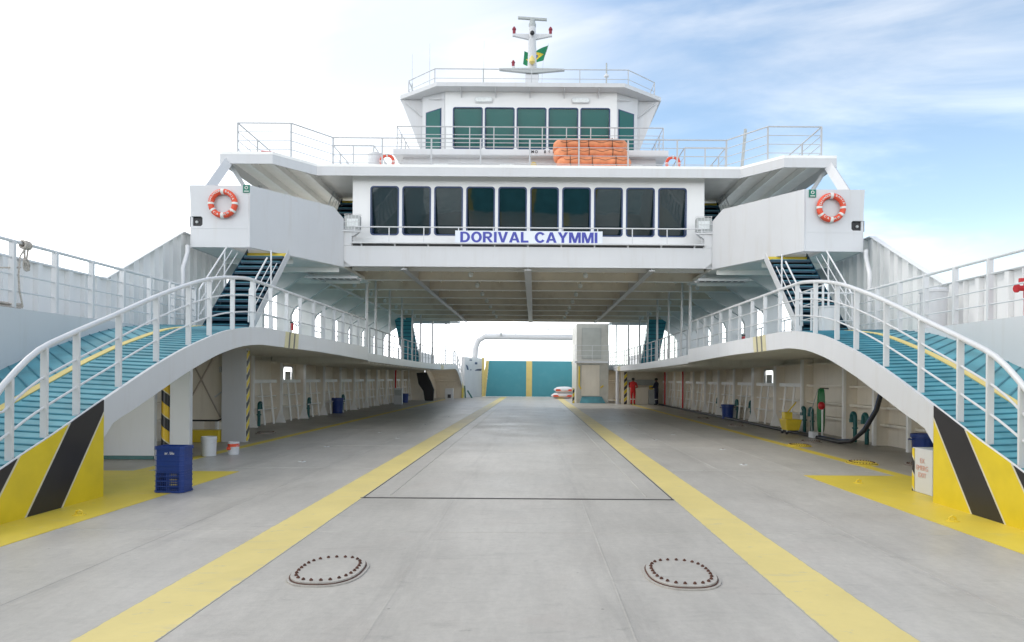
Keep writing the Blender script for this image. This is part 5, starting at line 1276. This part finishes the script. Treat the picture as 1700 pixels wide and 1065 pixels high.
manhole(-1.52, 5.78, 'round bolted manhole cover in the left foreground of the grey deck'); manhole(1.45, 5.76, 'round bolted manhole cover in the right foreground of the grey deck')
for x, y, m_, lab in ((6.75, 13.6, YEL, 'nearest yellow-painted manhole cover on the right side line'), (6.9, 17.2, YEL, 'second yellow-painted manhole cover on the right side line'), (7.75, 13.3, DECK, 'grey manhole cover near the navy tub'), (7.6, 18.2, DECK, 'grey manhole cover near the green vents'), (7.5, 24.5, DECK, 'grey manhole cover near the first right frames'), (7.4, 29, DECK, 'grey manhole cover farther along the right hull side'), (-7.6, 19.9, DECK, 'grey manhole cover beside the left hull frames')):
    manhole(x, y, lab, .5, .6, 0, m_)

# ---- lashing pots and pad eyes on the deck
lp = None; pots = []
for s in (-1, 1):
    for x, y in ((5.15, 8.05), (5.45, 11.0), (4.3, 13.3), (4.7, 16.2), (3.5, 18.6), (4.4, 20.5), (3.6, 24), (4.5, 26), (3.4, 29), (4.4, 31.5)):
        pots.append((s * x, y))
for i, (x, y) in enumerate(pots):
    yel = y < 12
    L = ('yellow pad eye on the %s yellow deck area, %s the hazard end' % ('left' if x < 0 else 'right', 'beside' if y < 9 else 'beyond')) if yel else None
    t = thing('pad_eye', L or 'small grey lashing eye welded to the deck', 'pad eye', (x, y, .004), 'yellow pad eyes' if yel else 'grey lashing eyes')
    m_ = YEL if yel else GREYM
    if not yel:
        MB().lathe((x, y, .0005), [(.075, 0), (.07, .005), (.03, .006)], 14).build('base', LENS, t); MB().lathe((x, y, .0068), [(.028, 0), (.02, .008)], 10).build('plug', RUST, t); continue
    MB().lathe((x, y, .004), [(.075, 0), (.075, .006), (.05, .012)], 14).build('base', m_, t)
    b = MB(); b.tube([(x - .04, y, .01), (x - .035, y, .045), (x, y, .062), (x + .035, y, .045), (x + .04, y, .01)], .012, 6); b.build('eye', m_ if yel else RUST, t)

# ---- rope on the left rail, hydrant and lockers on the right
rt = thing('mooring_rope', 'grey rope knotted round the left platform railing and trailing down', 'rope', (-7.85, 10.6, 2.68))
xr, yr = -7.84, 10.78
b = MB()
for k in range(5): b.tube([(xr + .05 * math.cos(a), yr - .06 + .03 * k, 3.70 + .06 * math.sin(a)) for a in lin(0, 2*math.pi, 14)[:-1]], .016, 6, closed=True)
b.build('knot', ROPE, rt, smooth=True)
b = MB(); b.tube([(xr, yr, 3.66), (xr + .02, yr - .14, 3.5), (xr + .02, yr - .17, 3.2), (xr, yr - .12, 2.95), (xr, yr - .05, 2.72)], .014, 6); b.tube([(xr, yr - .02, 3.66), (xr, yr - .02, 3.45)], .016, 6); b.tube([(xr, yr + .06, 3.68), (xr, yr + .02, 3.45)], .014, 6)
for k in range(4): b.tube([(xr + .03, yr - .02 + .06 * math.cos(a + k), 3.38 + (.09 - .015*k) * math.sin(a)) for a in lin(0, 2*math.pi, 12)[:-1]], .014, 6, closed=True)
b.tube([(xr, yr - .1, 3.33), (xr - .1, yr - .4, 3.28), (xr - .3, yr - .6, 3.1), (xr - .3, yr - .7, 2.8)], .014, 6)
b.build('rope_end', ROPE, rt, smooth=True)
b = MB()
for k in range(5):
    ph = random.uniform(0, 6); b.tube([(xr - .05 + .04 * math.cos(a * 2 + ph), yr - .35 + .30 * math.cos(a + ph), 2.70 + .015 * k) for a in lin(0, 2*math.pi, 16)[:-1]], .015, 6, closed=True)
b.build('coil', ROPE, rt, smooth=True)
hy = thing('hydrant', 'red fire hydrant on the right mooring platform at the edge of the photo', 'hydrant', (8.15, 11.0, 2.67))
MB().tube([(8.15, 11.0, 2.67), (8.15, 11.0, 3.12)], .05, 10).build('riser', RED, hy); MB().cbox((8.25, 11.0, 3.13), (.24, .18, .34)).build('valve_body', RED, hy, bevel=.03)
MB().tube([(8.15, 11.0, 3.16), (7.98, 11.0, 3.16)], .045, 10).build('outlet', RED, hy); MB().tube([(7.99, 11.0, 3.16), (7.96, 11.0, 3.16)], .07, 12).build('cap', RED, hy); MB().tube([(8.06, 11.0, 3.26), (8.06, 11.0, 3.32)], .05, 8).build('handwheel', RED, hy)
lk = thing('locker', 'white upright drum locker behind the right platform railing', 'locker', (8.45, 14.1, 2.67)); MB().lathe((8.45, 14.1, 2.67), [(.25, 0), (.25, .80), (.27, .81), (.27, .86), (.20, .90)], 20).build('body', WHITE, lk, smooth=True)
dr = thing('drum', 'white drum standing on the right walkway before the teal stairway', 'drum', (6.75, 15.2, 2.7)); MB().lathe((6.75, 15.2, 2.7), [(.20, 0), (.21, .30), (.20, .56), (.215, .57), (.215, .60), (.1, .61)], 20).build('body', WHITE, dr, smooth=True)
# small items on the walkways
t = thing('life_jacket_box', 'orange box on the left walkway among the pillars', 'box', (-8.2, 30, 2.5)); MB(-1).box(8.0, 8.4, 29.8, 30.1, 2.47, 2.85).build('body', ORANGE, t)
t = thing('fire_extinguisher', 'red extinguisher on a column of the left walkway', 'extinguisher', (-8.4, 24.3, 3.2)); MB(-1).tube([(8.38, 24.22, 3.3), (8.38, 24.22, 3.55)], .045, 10).build('cylinder', RED, t); MB(-1).box(8.32, 8.44, 24.15, 24.2, 3.56, 3.60).build('handle', BLACK, t)
t = thing('fire_extinguisher', 'red extinguisher on a column of the right walkway', 'extinguisher', (8.4, 26.7, 2.9)); MB(1).tube([(8.38, 26.7, 2.9), (8.38, 26.7, 3.35)], .08, 10).build('cylinder', RED, t); MB(1).box(8.32, 8.44, 26.62, 26.7, 3.36, 3.42).build('handle', BLACK, t)

# ================================================================ PEOPLE
def person(label, loc, face, suit, cap, extra=None, pose='counter'):
    """face: heading in radians (0 = looking towards +y)"""
    root = thing('person', label, 'person', loc)
    J = {'pelvis': (0, 0, .95), 'spine': (0, .01, 1.15), 'chest': (0, .0, 1.34), 'neck': (0, .01, 1.50), 'head': (0, .04, 1.60), 'crown': (0, .045, 1.70)}
    ed = [('pelvis', 'spine'), ('spine', 'chest'), ('chest', 'neck'), ('neck', 'head'), ('head', 'crown')]
    rad = {'pelvis': (.155, .12), 'spine': (.145, .11), 'chest': (.17, .12), 'neck': (.058, .058), 'head': (.085, .098), 'crown': (.06, .07)}
    for sd_, sx in (('L', -1), ('R', 1)):
        J['hip' + sd_] = (sx * .09, 0, .88); J['knee' + sd_] = (sx * .10, .03 if sx < 0 else .0, .48); J['ankle' + sd_] = (sx * .10, -.03, .09); J['toe' + sd_] = (sx * .11, .13, .035)
        J['sh' + sd_] = (sx * .19, 0, 1.40)
        if pose == 'counter':
            J['el' + sd_] = (sx * .25, .10, 1.15); J['wr' + sd_] = (sx * .14, .33, 1.12)
        else:
            J['el' + sd_] = (sx * .27, -.03, 1.13); J['wr' + sd_] = (sx * .26, .06, .90)
        ed += [('pelvis', 'hip' + sd_), ('hip' + sd_, 'knee' + sd_), ('knee' + sd_, 'ankle' + sd_), ('ankle' + sd_, 'toe' + sd_), ('chest', 'sh' + sd_), ('sh' + sd_, 'el' + sd_), ('el' + sd_, 'wr' + sd_)]
        rad.update({'hip' + sd_: (.095, .10), 'knee' + sd_: (.068, .07), 'ankle' + sd_: (.05, .055), 'toe' + sd_: (.04, .035), 'sh' + sd_: (.07, .07), 'el' + sd_: (.048, .048), 'wr' + sd_: (.033, .033)})
    names = list(J); names.remove('pelvis'); names = ['pelvis'] + names
    Mx = Matrix.Translation(loc) @ Matrix.Rotation(-face, 4, 'Z')
    me = bpy.data.meshes.new('body'); me.from_pydata([Mx @ Vector(J[n]) for n in names], [(names.index(a), names.index(c)) for a, c in ed], [])
    o = bpy.data.objects.new('body', me); C.objects.link(o)
    sk = o.modifiers.new('skin', 'SKIN'); sk.use_smooth_shade = True
    for i, n in enumerate(names): me.skin_vertices[0].data[i].radius = rad[n]; 
    me.skin_vertices[0].data[0].use_root = True
    ss = o.modifiers.new('sub', 'SUBSURF'); ss.levels = 2; ss.render_levels = 2
    dg = bpy.context.evaluated_depsgraph_get(); m2 = bpy.data.meshes.new_from_object(o.evaluated_get(dg)); bpy.data.objects.remove(o)
    # add hands (palm, four fingers, thumb) to the same mesh
    inv = Mx.inverted(); nbody = len(m2.polygons)
    b = MB(); b.v = [tuple(v.co) for v in m2.vertices]; b.f = [tuple(p.vertices) for p in m2.polygons]; b.mi = [0] * nbody
    nb0 = len(b.f)
    for sx, sd_ in ((-1, 'L'), (1, 'R')):
        wv = Vector(J['wr' + sd_]); ev = Vector(J['el' + sd_]); d = (wv - ev).normalized(); side_ = Vector((sx, 0, 0)); nrm = d.cross(side_).normalized(); side2 = nrm.cross(d).normalized()
        T = lambda p: tuple(Mx @ p)
        b.tube([T(wv), T(wv + d * .05), T(wv + d * .095)], [.026, .036, .034], 8)
        for k in range(4):
            o0 = side2 * (.027 - .018 * k); ln = (.066, .078, .072, .056)[k]
            b.tube([T(wv + d * .085 + o0), T(wv + d * (.085 + ln * .5) + o0 + nrm * .006), T(wv + d * (.085 + ln * .85) + o0 + nrm * .025)], [.0095, .009, .007], 6)
        b.tube([T(wv + d * .03 - side2 * sx * .02), T(wv + d * .06 - side2 * .05), T(wv + d * .085 - side2 * .055)], [.012, .011, .008], 6)
    nb1 = len(b.f)
    # nose, ears
    for p, r_ in (((0, .150, 1.60), .014), ((-.088, .04, 1.60), .02), ((.088, .04, 1.60), .02)): b.sphere(tuple(Mx @ Vector(p)), r_, 8, 6)
    body = b.build('body', [suit, SKIN, BLACK, DARK], root, smooth=True)
    for p in body.data.polygons:
        c = inv @ p.center
        if c.z > 1.505 or (c - Vector(J['wrL'])).length < .135 and (c - Vector(J['elL'])).length > .20 or (c - Vector(J['wrR'])).length < .135 and (c - Vector(J['elR'])).length > .20: p.material_index = 1
        elif c.z < .11: p.material_index = 2
    b = MB()
    for sx in (-1, 1): b.sphere(tuple(Mx @ Vector((sx * .032, .136, 1.625))), .009, 8, 6)
    b.build('eyes', DARK, root)
    b = MB(); b.cbox(tuple(Mx @ Vector((0, .135, 1.555))), (.045, .012, .008), -face); b.build('mouth', RUST, root)
    b = MB(); 
    hc = Vector((0, .02, 1.655))
    b.sphere(tuple(Mx @ hc), .108, 14, 8, (1, 1.0, .85)); b.build('hair' if cap is HAIR else 'cap', cap, root, smooth=True)
    if cap is not HAIR:
        b = MB(); b.cbox(tuple(Mx @ Vector((0, .15, 1.65))), (.13, .10, .012), -face); b.build('cap_peak', cap, root)
    # reflective bands round the shins
    for sx in (-1, 1):
        b = MB(); b.tube([tuple(Mx @ Vector((sx * .10, -.008, .40))), tuple(Mx @ Vector((sx * .10, -.012, .35)))], [.080, .078], 12); b.build('reflective_band', TAPE, root)
    if extra: extra(root, Mx)
    return root
def vest(root, Mx):
    b = MB(); b.tube([tuple(Mx @ Vector((0, 0, 1.18))), tuple(Mx @ Vector((0, 0, 1.3))), tuple(Mx @ Vector((0, 0, 1.43)))], [.165, .19, .165], 16); o = b.build('shoulder_cloth', LBLUE, root, smooth=True)
person('person in a red coverall and dark cap standing at the counter, seen from behind', (6.55, 43.6, 0), R(20), COVRED, BLACK)
person('person in a dark blue coverall with light blue shoulders standing right of the counter', (8.05, 43.6, 0), R(-55), COVNAVY, HAIR, None)

print('objects', len(bpy.data.objects))
